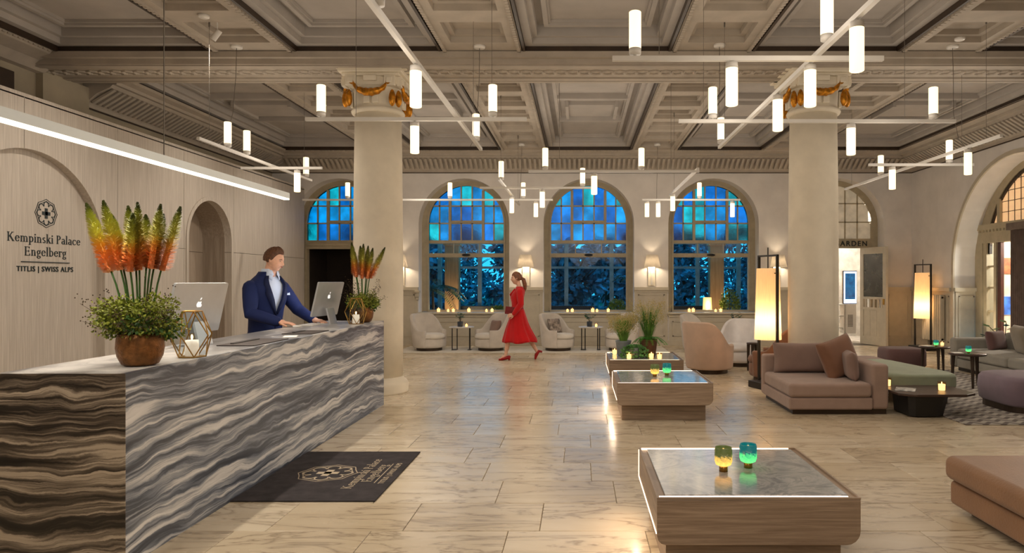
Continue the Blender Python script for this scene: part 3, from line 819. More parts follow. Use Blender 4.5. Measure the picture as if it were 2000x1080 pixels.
# cornices
prof = [(0, 4.27), (.05, 4.27), (.05, 4.31), (.09, 4.36), (.22, 4.47), (.42, 4.56), (.46, 4.60), (.52, 4.60), (.52, 4.65), (.62, 4.68), (.66, CZ), (0, CZ)]
def cornice(name, u0, u1, fn, lab, ribs_from):
    mb = MB(); mb.prism(prof, lambda a, z, t: fn(t, z, -a), u0, u1)
    o = mb.build(name, mCEIL); tag(o, lab, 'cornice', kind='structure')
    rb = MB(); u = ribs_from
    while u < u1-.1:
        rb.add([fn(u, 4.36, -.10), fn(u+.06, 4.36, -.10), fn(u+.06, 4.55, -.43), fn(u, 4.55, -.43), fn(u, 4.33, -.12), fn(u+.06, 4.33, -.12), fn(u+.06, 4.53, -.45), fn(u, 4.53, -.45)],
               [(0, 1, 2, 3), (4, 7, 6, 5), (0, 4, 5, 1), (1, 5, 6, 2), (2, 6, 7, 3), (3, 7, 4, 0)]); u += .12
    rb.build('cornice_ribs', mCEIL, o)['kind'] = 'stuff'
    tl = MB(); tl.prism([(u0, 4.255), (u1, 4.255), (u1, 4.27), (u0, 4.27)], fn, -.03, 0); tl.build('dark_line', mDARK, o)
cornice('trim_1', XL, XR, FB(YB), 'fluted plaster cornice along the top of the window wall', XL+.5)
cornice('trim_2', 10.45, YB, FL(XL), 'fluted plaster cornice along the top of the left wall', 10.5)
cornice('trim_3', -1.0, YB, FR(XR), 'fluted plaster cornice along the top of the right wall', 8.0)
mb = MB(); mb.prism([(0, 4.50), (.12, 4.50), (.25, 4.60), (.45, 4.66), (.5, CZ), (0, CZ)], lambda a, z, t: (XL+a, t, z), -1.0, 9.55)
o = mb.build('trim_4', mCEIL); tag(o, 'plain upper cornice on the left above the oak wall', 'cornice', kind='structure')

# ---- columns
def column(x, lab):
    c = thing('column', lab, 'column', (x, 9.83, 0))
    MB().lathe([(.42, 0), (.42, .02), (.425, .12), (.40, .17), (.37, .19), (.352, .215), (.345, .23)], 48).build('base', mPLASTER, c, smooth=True, world=False)
    MB().lathe([(.345, .2), (.348, 1.2), (.345, 2.2), (.335, 3.2), (.325, 3.98)], 56).build('shaft', mPLASTER, c, smooth=True, world=False)
    MB().lathe([(.325, 3.96), (.36, 3.97), (.375, 4.00), (.36, 4.03), (.33, 4.05), (.33, 4.10), (.34, 4.3), (.36, 4.42), (.40, 4.46)], 40).build('capital', mPLASTER, c, smooth=True, world=False)
    ab = MB(); ab.box(-.40, .40, -.40, .40, 4.44, 4.48); ab.box(-.44, .44, -.44, .44, 4.48, 4.54); ab.box(-.49, .49, -.49, .49, 4.54, 4.60); ab.box(-.36, .36, -.36, .36, 4.32, 4.44)
    ab.build('abacus', mPLASTER, c, bevel=.012, world=False)
    for k in range(4):
        rt = Matrix.Rotation(k*PI/2, 3, 'Z')
        t = lambda p: rt @ Vector(p)
        mb = MB()                                 # square scroll blocks and fluted face
        for s in (-1, 1):
            mb.obox(t((s*.27, -.385, 4.37)), rt @ Vector((.075, 0, 0)), rt @ Vector((0, .03, 0)), Vector((0, 0, .07)))
            mb.obox(t((s*.27, -.42, 4.37)), rt @ Vector((.04, 0, 0)), rt @ Vector((0, .015, 0)), Vector((0, 0, .038)))
            mb.obox(t((s*.06, -.355, 4.18)), rt @ Vector((.045, 0, 0)), rt @ Vector((0, .02, 0)), Vector((0, 0, .11)))
        mb.obox(t((0, -.40, 4.40)), rt @ Vector((.09, 0, 0)), rt @ Vector((0, .03, 0)), Vector((0, 0, .035)))
        mb.build('scroll_block', mPLASTER, c, bevel=.008, world=False)
        sw = MB(); pts = []; rs = []
        for j in range(17):
            u = -1+j/8
            pts.append(t((u*.24, -.40-.02*(1-u*u), 4.20+.10*u*u+(.06*(abs(u)-.8)/.2 if abs(u) > .8 else 0)))); rs.append(.012+.042*(1-abs(u)**2.2)+.006*math.sin(j*2.3))
        sw.tube(pts, rs, 8)
        for s in (-1, 1):
            for q in range(3): sw.leaf(t((s*.22, -.41, 4.29)), t((s*(.35+.3*q), -.2, 1)), t((0, -1, 0)), .12, .018)
        sw.build('gilt_swag', mGOLD, c, smooth=True, world=False)
        for s in (-1, 1):
            pd = MB(); pd.lathe([(.012, 4.02), (.03, 4.04), (.046, 4.08), (.05, 4.13), (.042, 4.18), (.025, 4.23), (.01, 4.25)], 10, t((s*.30, -.37, 0)))
            pd.build('gilt_pendant', mGOLD, c, smooth=True, world=False)
    return c
column(-2.89, 'thick plaster column with gilt garlands at the end of the reception counter')
column(3.37, 'thick plaster column with gilt garlands behind the taupe sofa')
# ================================================================== WINTER GARDEN AND PARK
ground = MB().box(-40, 45, YB+.52, 70, -.35, -.12).build('floor_garden', mLAWN); tag(ground, 'dusky lawn outside the arched windows', 'ground', kind='structure')
wf = MB().box(-4.9, 5.4, YB+.52, 21.2, -.12, 0).build('floor_winter_garden', M('winter_garden_floor', (86, 74, 64), .5)); tag(wf, 'dark floor of the winter garden behind the windows', 'floor', kind='structure')
wg = thing('window_6', 'outer glazing frame of the winter garden with slender white posts', 'window', (0, 21, 0), kind='structure')
mWG = M('winter_garden_frame', (172, 168, 158), .5)
for x in (-4.9, -4.28, -3.05, -1.7, -.39, 1.0, 2.3, 3.64, 4.9):
    MB().box(x-.06, x+.06, 20.94, 21.06, 0, 2.75).build('post', mWG, wg)
for z in (.35, 2.0, 2.75): MB().box(-4.9, 4.96, 20.96, 21.04, z-.035, z+.035).build('rail', mWG, wg)
for x, lab in ((-3.62, 'warm lit timber post behind the palm'), (3.92, 'warm lit timber post behind the right window')):
    mb = MB(); mb.box(x-.2, x+.2, 19.4, 19.7, 0, 2.7); mb.box(x-.24, x+.24, 19.36, 19.74, 0, .12); mb.box(x-.24, x+.24, 19.36, 19.74, 2.6, 2.72)
    o = mb.build('timber_post', wood('post_timber_%d' % int(x), (150, 110, 70), (196, 156, 110), (20, 20, 1.2)), bevel=.01); tag(o, lab, 'post')
    lamp('post_uplight', 'SPOT', (x+.05, 18.7, .1), 40, (1, .66, .34), .05, spot_size=1.0, spot_blend=.8, rot=(PI-.45, 0, 0))
def foliage(mb, c, r, n, L, mi=0, rng=rnd, shell=.55):
    for _ in range(n):
        d = Vector((rng.gauss(0, 1), rng.gauss(0, 1), rng.gauss(0, 1))).normalized()
        k = shell+(1-shell)*rng.random()
        p = Vector(c)+Vector((d.x*r[0], d.y*r[1], d.z*r[2]))*k
        dd = (d+Vector((rng.uniform(-1, 1), rng.uniform(-1, 1), rng.uniform(-1, .6)))).normalized()
        mb.leaf(p, dd, (rng.uniform(-1, 1), rng.uniform(-1, 1), rng.uniform(-1, 1)), L*rng.uniform(.6, 1.2), L*.28, mi)
def tree(x, y, h, r, lab, seed, group='park trees beyond the windows'):
    rg = random.Random(seed)
    t = thing('tree', lab, 'tree', (x, y, -.12), group=group)
    tr = MB(); tr.tube([(0, 0, 0), (.08, .02, h*.3), (-.05, .05, h*.55), (.05, 0, h*.8)], [.16, .13, .09, .03], 8)
    for k in range(5):
        a = rg.uniform(0, 6.28); z = h*rg.uniform(.3, .6)
        tr.tube([(0, 0, z), (r*.4*math.cos(a), r*.4*math.sin(a), z+.4), (r*.8*math.cos(a), r*.8*math.sin(a), z+.9)], [.06, .04, .015], 5)
    tr.build('trunk', mBARK, t, world=False)
    fo = MB()
    for k in range(13):
        a = rg.uniform(0, 6.28); q = rg.uniform(.1, .75)*r*(1.1-.5*k/12)
        foliage(fo, (q*math.cos(a), q*math.sin(a), h*(.16+.80*k/12)), (r*.55*(1.1-.5*k/12), r*.55*(1.1-.5*k/12), h*.11), 130, .40, rng=rg, shell=.3)
    fo.build('foliage', mTREEL, t, world=False)
    return t
for i, (x, y, h, r, lab) in enumerate([
    (-13, 30, 5.2, 2.4, 'dark leafy tree seen through the window over the doorway'), (-8.6, 33, 4.0, 2.2, 'tall tree outside left of the left window'),
    (-6.2, 27, 3.0, 1.5, 'small bushy tree low in the left window'), (-3.2, 36, 4.2, 2.0, 'tall tree rising behind the palm window'),
    (-.4, 29, 3.1, 1.5, 'round dark tree in the middle window left half'), (2.3, 26.5, 3.2, 1.1, 'slim trunked tree in the middle window right half'),
    (5.2, 34, 3.8, 2.0, 'broad tree in the right window left half'), (7.9, 28, 2.9, 1.5, 'low spreading tree in the right window right half'),
    (11.5, 38, 4.4, 2.4, 'large far tree right of the right window'), (-13.5, 42, 5, 2.4, 'large far tree left of the left window'), (1.6, 40, 4.0, 1.8, 'large far tree behind the middle window')]):
    tree(x, y, h, r, lab, 30+i)
nth = ('first', 'second', 'third', 'fourth', 'fifth', 'sixth', 'seventh', 'eighth', 'ninth')
for i in range(9): tree(-19+5.2*i, 53+6*(i % 2), 4.4+.7*(i*7 % 4), 2.7, '%s tree from the left in the far dark belt of the park' % nth[i], 80+i)
for i, (x, y, wd, lab) in enumerate([(-6.5, 24.5, 1.3, 'low hedge outside the left window'), (-1.2, 24.5, 1.2, 'low hedge outside the middle window left side'),
                                     (1.2, 25.2, 1.4, 'low hedge outside the middle window right side'), (5.3, 24.2, 1.5, 'low hedge outside the right window')]):
    fo = MB(); foliage(fo, (x, y, .25), (wd, .5, .55), 900, .16, rng=random.Random(i)); o = fo.build('hedge', mTREEL); tag(o, lab, 'hedge', 'hedges in the park')
# plants behind the glass
def palm(x, y, h, n, L, lab, seed, mat=mGREEND):
    rg = random.Random(seed); t = thing('potted_palm', lab, 'plant', (x, y, 0))
    MB().lathe([(.16, 0), (.20, .04), (.24, .34), (.22, .36), (.2, .33)], 20).build('pot', M('pot_%d' % seed, (70, 58, 48), .6), t, smooth=True, world=False)
    MB().tube([(0, 0, .3), (.02, 0, h*.5), (0, .02, h)], [.05, .04, .03], 8).build('stem', mTWIG, t, world=False)
    for k in range(n):
        a = 6.28*k/n+rg.uniform(-.3, .3); e = rg.uniform(.2, 1.1); mb = MB(); pts = []
        for j in range(8):
            s = j/7; pts.append(Vector((math.cos(a)*L*s*math.cos(e*.6), math.sin(a)*L*s*math.cos(e*.6), h*rg.uniform(.99, 1.01)+L*(e*s-.9*s*s))))
        mb.tube(pts, [.012*(1-.8*j/7) for j in range(8)], 4)
        for j in range(1, 8):
            tg = (pts[j]-pts[j-1]).normalized(); sd = tg.cross(Vector((0, 0, 1))).normalized()
            for q in range(3):
                p = pts[j-1].lerp(pts[j], q/3)
                for s in (-1, 1): mb.leaf(p, tg*.6+sd*s+Vector((0, 0, -.3)), (0, 0, 1), L*.32*(1-.5*j/7), .02)
        mb.build('frond', mat, t, world=False)
    return t
palm(-3.95, 18.4, 1.35, 13, 1.0, 'tall potted palm behind the left arched window', 3)
palm(-4.55, 18.0, .7, 9, .6, 'short palm at the lower left corner of the left window', 4)
palm(2.72, 18.1, .65, 9, .55, 'small palm at the lower left corner of the right window', 5)
palm(1.35, 18.9, 1.6, 9, .5, 'dark slender palm at the right edge of the middle window', 8)
def topiary(x, y, lab, seed, h):
    t = thing('topiary', lab, 'plant', (x, y, 0)); rg = random.Random(seed)
    MB().lathe([(.15, 0), (.18, .03), (.20, .42), (.18, .44)], 20).build('pot', M('topiary_pot_%d' % seed, (120, 100, 80), .6), t, smooth=True, world=False)
    MB().tube([(0, 0, .4), (0, 0, h)], [.02, .015], 6).build('stem', mTWIG, t, world=False)
    fo = MB(); foliage(fo, (0, 0, .45+(h-.45)*.5), (.26, .26, (h-.45)*.6), 1500, .07, rng=rg); fo.build('foliage', mGREENY, t, world=False)
topiary(1.0, 17.9, 'bushy potted topiary behind the right side of the middle window', 1, 1.05)
topiary(3.95, 17.9, 'bushy potted topiary behind the right side of the right window', 2, 1.3)
topiary(-2.15, 18.0, 'bushy potted shrub behind the right side of the left window', 3, .9)
wl = thing('garden_lamp', 'glowing lamp in the winter garden behind the right window', 'lamp', (3.42, 18.2, 0))
MB().lathe([(.13, 0), (.13, .02), (.015, .03), (.015, .75)], 16).build('stand', mBLACK, wl, world=False)
MB().lathe([(.13, .72), (.11, 1.15)], 20, cap=False).build('lamp_shade', emis('garden_lamp_glow', (255, 196, 112), .9), wl, smooth=True, world=False)
lamp('garden_lamp_light', 'POINT', (3.42, 18.0, .95), 12, (1, .7, .4), .1)
lamp('winter_garden_light', 'POINT', (-3.3, 18.6, .6), 18, (1, .72, .42), .1)
for x, lab in ((-.35, 'dark low bench behind the middle window'), (-2.9, 'dark low bench behind the left window'), (3.3, 'dark low bench behind the right window')):
    b = thing('garden_bench', lab, 'bench', (x, 20.2, 0))
    MB().box(-.8, .8, -.25, .25, .38, .46).build('seat', mDKWOOD, b, bevel=.02, world=False)
    MB().box(-.8, .8, .2, .27, .46, .85).build('backrest', mDKWOOD, b, bevel=.02, world=False)
    for sx in (-.7, .7):
        for sy in (-.2, .2): MB().box(sx-.03, sx+.03, sy-.03, sy+.03, 0, .38).build('leg', mDKWOOD, b, world=False)

# ================================================================== GARDEN DOOR (fifth arch)
xc = CC[4]
gd = thing('door_2', 'arched garden doorway with white glazed fanlight behind the right column', 'doorway', (xc, GY, 0), kind='structure')
fn = FB(GY)
mb = MB(); arch_ring(mb, xc, 3.05, .955, 1.13, 0, fn, -.06, .08); mb.build('frame', mFRAME, gd)
mb = MB(); mb.box(xc-.96, xc+.96, GY-.06, GY+.06, 2.42, 2.66); mb.build('transom', mFRAME, gd)
us = [-.955, -.62, -.31, 0, .31, .62, .955]; zs = [2.66, 3.08, 3.55, 4.01]
mFAN = M('fanlight_glass', (206, 200, 186), .25, var=.15, scale=3, emit=(200, 180, 150), es=.12)
for u in us[1:-1]: MB().box(xc+u-.014, xc+u+.014, GY-.02, GY+.02, 2.66, 3.05+math.sqrt(.955**2-u*u)).build('mullion', mFRAME, gd)
for z in zs[1:3]:
    hw = math.sqrt(.955**2-max(0, z-3.05)**2); MB().box(xc-hw, xc+hw, GY-.02, GY+.02, z-.014, z+.014).build('glazing_bar', mFRAME, gd)
for a, b in zip(us, us[1:]):
    for c, d in zip(zs, zs[1:]):
        pts = [a+(b-a)*k/6 for k in range(7)]; tp = lambda u: 3.05+math.sqrt(max(0, .955**2-u*u))
        lo = [(xc+u, c) for u in pts if tp(u) >= c]; hi = [(xc+u, min(d, tp(u))) for u in pts if tp(u) >= c]
        if len(lo) > 1: MB().prism(lo+hi[::-1], fn, 0, .008).build('pane', mFAN, gd)
sg = thing('garden_sign', 'dark capital letters naming the garden over the doorway', 'sign', (6.865, GY-.075, 2.475))
for me in font_letters('GARDEN', .18, .006, 1.25, .002, mTXT):
    o = inst(None, me, 'letter', (0, 0, 0), sg); o.rotation_euler = (PI/2, 0, 0)
# white room beyond
mb = MB(); Y0, Y1 = GY+.1, GY+2.4
mb.box(xc-1.4, xc-1.3, Y0, Y1, 0, 3.0); mb.box(xc+1.9, xc+2.0, Y0, Y1, 0, 3.0); mb.box(xc-1.4, xc+2.0, Y1, Y1+.1, 0, 4.2); mb.box(xc-1.4, xc+2.0, Y0, Y1, -.1, 0); mb.box(xc-1.4, xc+2.0, Y0, Y1, 4.2, 4.3)
o = mb.build('wall_garden_room', M('garden_room_paint', (206, 200, 190), .8)); tag(o, 'white walls of the room beyond the garden doorway', 'wall', kind='structure')
gw = thing('window_7', 'tall white casement in the room beyond the garden doorway', 'window', (xc+.3, Y1, 0), kind='structure')
for x in (xc-.5, xc-.05, xc+.4, xc+.85): MB().box(x-.05, x+.05, Y1-.08, Y1, .3, 2.9).build('post', mWHITEM, gw)
for z in (.3, 1.1, 1.9, 2.8): MB().box(xc-.5, xc+.85, Y1-.07, Y1, z-.03, z+.03).build('rail', mWHITEM, gw)
for x in (xc-.275, xc+.175, xc+.625):
    for z in (.7, 1.5, 2.35): MB().box(x-.17, x+.17, Y1-.03, Y1-.015, z-.36, z+.36).build('pane', mAMBER, gw)
lamp('garden_room_light', 'POINT', (xc+.4, GY+1.2, 2.9), 90, (1, .90, .78), .2)
# open door leaf
dl = thing('door_3', 'open cream door leaf with glass and turned balusters beside the doorway', 'door', (xc+1.0, GY-.05, 0), kind='structure')
L = .92; ang = math.radians(-74)
dx, dy = math.cos(ang), math.sin(ang); base = Vector((xc+.72, GY-.08, 0))
def leafbox(name, u0, u1, z0, z1, t0, t1, mat):
    mb = MB(); mb.prism([(u0, z0), (u1, z0), (u1, z1), (u0, z1)], lambda u, z, t: (base.x+dx*u-dy*t*-1, base.y+dy*u+dx*t, z), t0, t1); return mb.build(name, mat, dl)
for a, b, c, d in ((0, .11, .02, 2.42), (L-.11, L, .02, 2.42), (.11, L-.11, .02, .22), (.11, L-.11, 2.26, 2.42), (.11, L-.11, .88, .94), (.11, L-.11, 1.14, 1.20)): leafbox('door_rail', a, b, c, d, 0, .05, mWAINS)
for k in range(3): leafbox('door_panel', .14+k*.235, .34+k*.235, .25, .86, .012, .035, mWAINS)
leafbox('door_backboard', .11, L-.11, .2, .9, .02, .03, mWAINS)
for k in range(5): leafbox('baluster', .17+k*.14, .21+k*.14, .94, 1.14, .01, .04, mWAINS)
leafbox('pane', .11, L-.11, 1.20, 2.26, .02, .03, M('dark_door_glass', (44, 42, 30), .08))
leafbox('door_handle', .84, .88, 1.02, 1.16, -.02, .07, mBRASS)
# white cabinet with a screen
cb = thing('white_cabinet', 'white open shelf cabinet standing in the garden doorway', 'cabinet', (xc+.28, GY+.55, 0))
cx = xc+.22; cy = GY+.5
for x in (cx, cx+.27): MB().box(x-.02, x+.02, cy-.02, cy+.02, 0, .98).build('leg', mWHITEM, cb)
for z in (.35, .66, .96): MB().box(cx, cx+.27, cy, cy+.3, z, z+.025).build('shelf', mWHITEM, cb)
MB().box(cx+.27, cx+.58, cy-.02, cy+.3, .22, .99).build('body', mWHITEM, cb, bevel=.008)
mb = MB()
for a in range(4):
    for b in range(9): mb.box(cx+.36+a*.035, cx+.38+a*.035, cy-.026, cy-.019, .40+b*.036, .42+b*.036)
mb.build('perforated_vent', mBLACK, cb)['kind'] = 'stuff'
sn = thing('info_screen', 'upright blue lit display screen standing on the white cabinet', 'screen', (cx+.42, cy+.1, .99))
MB().box(cx+.26, cx+.62, cy+.04, cy+.12, .99, 1.86).build('case', mSCREEN, sn, bevel=.01)
MB().box(cx+.275, cx+.605, cy+.032, cy+.041, 1.01, 1.84).build('lit_border', emis('screen_border', (215, 228, 255), 1.3), sn)
MB().box(cx+.31, cx+.57, cy+.025, cy+.033, 1.11, 1.79).build('picture', M('screen_picture', (24, 86, 120), .3, var=.7, scale=9, emit=(20, 80, 130), es=.5), sn)
# ================================================================== RECEPTION COUNTER
X0, X1, CY0, CY1, CT = -3.25, -2.52, 3.79, 8.81, 1.083
rc = thing('reception_counter', 'long reception counter clad in striped grey marble', 'counter', (-2.88, 6.3, 0))
MB().box(X1-.03, X1, CY0+.005, CY1, .0, CT).build('front_panel', mSTONE, rc)
MB().box(X0, X1, CY0, CY0+.004, 0, CT).build('end_panel', mSTONE_WARMLIT, rc)  # near end, its warm lighting put into the stone colour
MB().box(X0, X1-.031, CY1-.03, CY1, 0, CT-.031).build('end_panel', mSTONE, rc)
MB().box(X0, X1-.031, CY0+.005, CY1, CT-.03, CT).build('worktop', mSTONE_T, rc)
MB().box(X0+.3, X0+.33, CY0+.031, CY1-.031, 0, CT-.031).build('back_panel', mDKWOOD, rc)
MB().box(X0+.33, X1-.031, CY0+.031, CY1-.031, .70, .73).build('inner_shelf', mDKWOOD, rc)

# desk pads, papers, keyboards
def slab(name, lab, cat, x0, x1, y0, y1, z, h, mat, bevel=.003, rz=0):
    o = MB().box(-(x1-x0)/2, (x1-x0)/2, -(y1-y0)/2, (y1-y0)/2, 0, h).build(name, mat, bevel=bevel)
    o.location = ((x0+x1)/2, (y0+y1)/2, z); o.rotation_euler = (0, 0, rz); return tag(o, lab, cat)
for x0, x1, y0, y1, lab in ((-2.86, -2.56, 5.38, 6.02, 'dark leather desk pad on the counter nearest the bronze pot'), (-2.86, -2.57, 6.56, 7.02, 'smaller dark leather desk pad on the counter before the receptionist')):
    p = thing('desk_pad', lab, 'desk pad', ((x0+x1)/2, (y0+y1)/2, CT), group='desk pads on the counter')
    MB().box(x0, x1, y0, y1, CT, CT+.008).build('pad', mBROWNLEATH, p, bevel=.003)
    MB().box(x0+.06, x0+.09, y0+.1, y1-.1, CT+.008, CT+.014).build('edge_strip', mBLACK, p)
slab('brochure', 'white folded brochure on the counter before the receptionist', 'brochure', -2.72, -2.60, 6.2, 6.38, CT, .006, mPAPER, rz=.3)
slab('keyboard', 'white keyboard under the receptionist hands', 'keyboard', -3.2, -3.04, 7.78, 8.2, CT, .012, mWHITEM)
slab('computer_mouse', 'white computer mouse under the nearer hand', 'mouse', -3.16, -3.09, 7.52, 7.62, CT, .022, mWHITEM, .01)

# computers
mDISPLAY = emis('lit_display', (236, 240, 250), 2.4)
def computer(lab, x, y, yaw):
    c = thing('desktop_computer', lab, 'computer', (x, y, CT), yaw, group='desktop computers on the counter')
    tilt = .23
    ct, st = math.cos(tilt), math.sin(tilt)
    # screen faces -x, width along y, leaning back towards +x
    def S(u, v, t): return (st*v+ct*t, u, .10+ct*v-st*t)
    mb = MB(); W, H = .325, .41; q = []
    for k in range(4):
        cxx, cyy = ((W-.015) if k in (0, 3) else -(W-.015)), (H-.015 if k < 2 else .015)
        for j in range(4): a = (k*90+j*30)*PI/180; q.append((cxx+.015*math.cos(a), cyy+.015*math.sin(a)))
    mb.prism(q, S, -.008, .012); mb.build('screen_case', mSILVER, c, world=False)
    mb = MB(); mb.prism([(-W+.02, .08), (W-.02, .08), (W-.02, H-.02), (-W+.02, H-.02)], S, -.010, -.0081); mb.build('display', mDISPLAY, c, world=False)
    lg = MB(); ap = []
    for k in range(40):
        a = 2*PI*k/40; r = .030*(1+.10*math.cos(2*(a-PI/2))*-1); xx, yy = r*math.cos(a), r*math.sin(a)*.98
        if math.sin(a) > .9: yy -= .006
        if math.sin(a) < -.93: yy += .004
        if abs(a-.25) < .42: xx -= .013*(1-abs(a-.25)/.55)*1.2
        ap.append((xx, yy+.235))
    lg.prism(ap, S, .0121, .0135); lg.prism([(.0, .272), (.006, .270), (.016, .284), (.014, .292), (.003, .286)], S, .0121, .0135); lg.build('logo', mLOGOW, c, world=False)
    st_ = MB()
    pr = [(.045, .19), (.075, .19), (.11, .10), (.13, .012), (.13, 0), (-.06, 0), (-.06, .008), (.10, .012), (.085, .09)]
    st_.prism([(.062, .19), (.082, .19), (.125, .01), (.125, 0), (-.05, 0), (-.05, .008), (.105, .010)], lambda a, b, t: (a, t, b), -.085, .085); st_.build('stand', mSILVER, c, world=False)
    return c
computer('silver desktop computer beside the tall bronze flower pot', -3.11, 5.48, -.10)
computer('silver desktop computer in front of the receptionist', -3.05, 8.16, -.10)

# glass lanterns
def lantern(lab, x, y, s, rz):
    t = thing('glass_lantern', lab, 'lantern', (x, y, CT), rz, group='faceted lanterns on the counter')
    n = 5; rb, rm, rt = .085*s, .135*s, .062*s; zb, zm, zt = .004, .15*s, .31*s
    Bp = [Vector((rb*math.cos(2*PI*k/n), rb*math.sin(2*PI*k/n), zb)) for k in range(n)]
    Mp = [Vector((rm*math.cos(2*PI*(k+.5)/n), rm*math.sin(2*PI*(k+.5)/n), zm)) for k in range(n)]
    Tp = [Vector((rt*math.cos(2*PI*k/n), rt*math.sin(2*PI*k/n), zt)) for k in range(n)]
    E = []
    for k in range(n):
        E += [(Bp[k], Bp[(k+1) % n]), (Tp[k], Tp[(k+1) % n]), (Bp[k], Mp[k]), (Bp[(k+1) % n], Mp[k]), (Mp[k], Tp[k]), (Mp[k], Tp[(k+1) % n])]
    for a, b in E: MB().tube([a, b], .0042, 5).build('brass_bar', mBRASS, t, world=False)
    for k in range(n):
        k1 = (k+1) % n; k0 = (k-1) % n
        for tri in ((Bp[k], Bp[k1], Mp[k]), (Tp[k], Mp[k], Tp[k1]), (Mp[k0], Bp[k], Mp[k]), (Mp[k0], Mp[k], Tp[k])):
            MB().add(tri, [(0, 1, 2)]).build('pane', mGLASS, t, world=False)
    MB().lathe([(rb*.95, .003), (rb*.95, .007)], 20).build('floor_plate', mBRASS, t, world=False)
    cd = MB(); cd.lathe([(.042*s, .008), (.043*s, .08*s), (.040*s, .115*s), (.036*s, .108*s)], 16).build('candle', mCANDW, t, smooth=True, world=False)
    MB().ellipsoid((0, 0, .135*s), (.007, .007, .018), 8, 6).build('flame', mFLAME, t, smooth=True, world=False)
lantern('brass framed glass lantern beside the near flower pot', -2.62, 4.62, 1.0, .35)
lantern('brass framed glass lantern beside the far flower pot', -2.66, 8.14, .98, .1)

# flower arrangements
mSPIKE, nt, b = mk('foxtail_flower')
tc = nd(nt, 'ShaderNodeTexCoord'); sx = nd(nt, 'ShaderNodeSeparateXYZ', {0: tc.outputs['Generated']})
nz = noise(nt, tc.outputs['Object'], 60, 2)
z_ = nd(nt, 'ShaderNodeMath', {0: nz, 1: .16}, operation='MULTIPLY_ADD'); nt.links.new(sx.outputs[2], z_.inputs[2])
nt.links.new(ramp(nt, z_.outputs[0], [(.05, (250, 172, 122)), (.34, (246, 168, 88)), (.48, (236, 190, 86)), (.62, (206, 200, 96)), (.95, (140, 146, 60)), (1.1, (84, 92, 44))]), b.inputs['Base Color']); b.inputs['Roughness'].default_value = .6
b.inputs['Subsurface Weight'].default_value = 0
def spike(mb, p, d, L, r, rg, n):
    d = Vector(d).normalized(); s1 = d.cross(Vector((0, 1, .1))).normalized(); s2 = d.cross(s1)
    mb.tube([p, p+d*L*.6, p+d*L], [r*.45, r*.4, r*.05], 6)
    for k in range(n):
        u = (k+rg.random())/n; rr = r*(1.2-.25*u)*(1-.85*u**4) if u > .08 else r*(.8+u*5)
        a = rg.uniform(0, 6.28); o = s1*math.cos(a)+s2*math.sin(a)
        mb.leaf(p+d*L*u+o*rr*.35, o+d*(.15+.5*u), d, rr*.85, .0045)
def bouquet(lab, x, y, spikes, seed, nleaf, s):
    rg = random.Random(seed)
    t = thing('flower_arrangement', lab, 'flowers', (x, y, CT), group='foxtail lily arrangements on the counter')
    MB().lathe([(.075, 0), (.10, .012), (.122, .06), (.130, .11), (.126, .165), (.118, .195), (.112, .195), (.118, .15), (.05, .14)], 32).build('pot', mBRONZE, t, smooth=True, world=False)
    fo = MB()
    for k in range(13):
        a = rg.uniform(0, 6.28); q = rg.uniform(.05, .17)
        foliage(fo, (q*math.cos(a)*s, q*math.sin(a)*s, .27+rg.uniform(-.05, .09)), (.13*s, .13*s, .085), nleaf, .024, 0, rg, .25)
    fo.build('filler_foliage', mGREENY, t, world=False)
    f2 = MB()
    for k in range(9):
        a = rg.uniform(0, 6.28); q = rg.uniform(.08, .16)
        foliage(f2, (q*math.cos(a)*s, q*math.sin(a)*s, .22+rg.uniform(-.03, .05)), (.10*s, .10*s, .06), nleaf//2, .032, 0, rg, .3)
    f2.build('green_foliage', mGREENL, t, world=False)
    tw = MB()
    for k in range(16):
        a = rg.uniform(0, 6.28); R_ = rg.uniform(.18, .34)*s; h = rg.uniform(.28, .52)
        e = Vector((R_*math.cos(a), R_*math.sin(a), h)); tw.tube([(0, 0, .18), e*.6+Vector((0, 0, .06)), e], [.0022, .0018, .001], 4)
        for q in range(22):
            p = e*rg.uniform(.6, 1.03)+Vector((rg.gauss(0, .02), rg.gauss(0, .02), rg.gauss(0, .02)+.03)); tw.ellipsoid(p, (.0045, .0045, .0045), 5, 3)
    tw.build('berry_twigs', mTWIG, t, world=False)
    for (bx, by, tx, ty, z0, z1) in spikes:
        d = Vector((tx-bx, ty-by, z1-z0)); p = Vector((bx, by, z0))
        MB().tube([(bx*.3, by*.3, .16), (bx*.8, by*.8, z0-.08), (bx, by, z0+.02)], .006, 6).build('stem', mGREENL, t, smooth=True, world=False)
        mb = MB(); spike(mb, p, d, d.length, .042, rg, 1500); mb.build('flower_spike', mSPIKE, t, world=False)
    return t
# (base x, y, top x, y, base z, top z), local metres
sp1 = [(-.17, -.02, -.33, .0, .57, .99), (-.13, .03, -.22, .06, .60, .93), (-.09, -.05, -.185, -.06, .58, 1.0), (-.06, .05, -.115, .06, .60, .98),
       (.00, .06, -.03, .1, .60, .93), (.02, -.04, .015, -.05, .58, .99), (.06, .04, .11, .05, .59, .93), (.08, -.03, .15, -.04, .59, .98), (.12, .02, .24, .01, .58, .97), (-.01, -.08, .02, -.1, .57, .92)]
bouquet('foxtail lilies in a hammered bronze pot at the near end of the counter', -2.68, 4.17, sp1, 5, 330, 1.0)
sp2 = [(-.07, -.02, -.14, .0, .56, .99), (-.03, .04, -.05, .06, .58, .95), (.0, -.03, .02, -.04, .54, .97), (.03, .03, .06, .02, .56, .95), (.06, -.02, .13, -.02, .54, .92), (.08, .02, .27, .02, .55, .93), (-.10, .03, -.13, .05, .58, .9)]
bouquet('foxtail lilies in a bronze pot at the far end of the counter', -2.68, 8.46, sp2, 6, 300, .85)

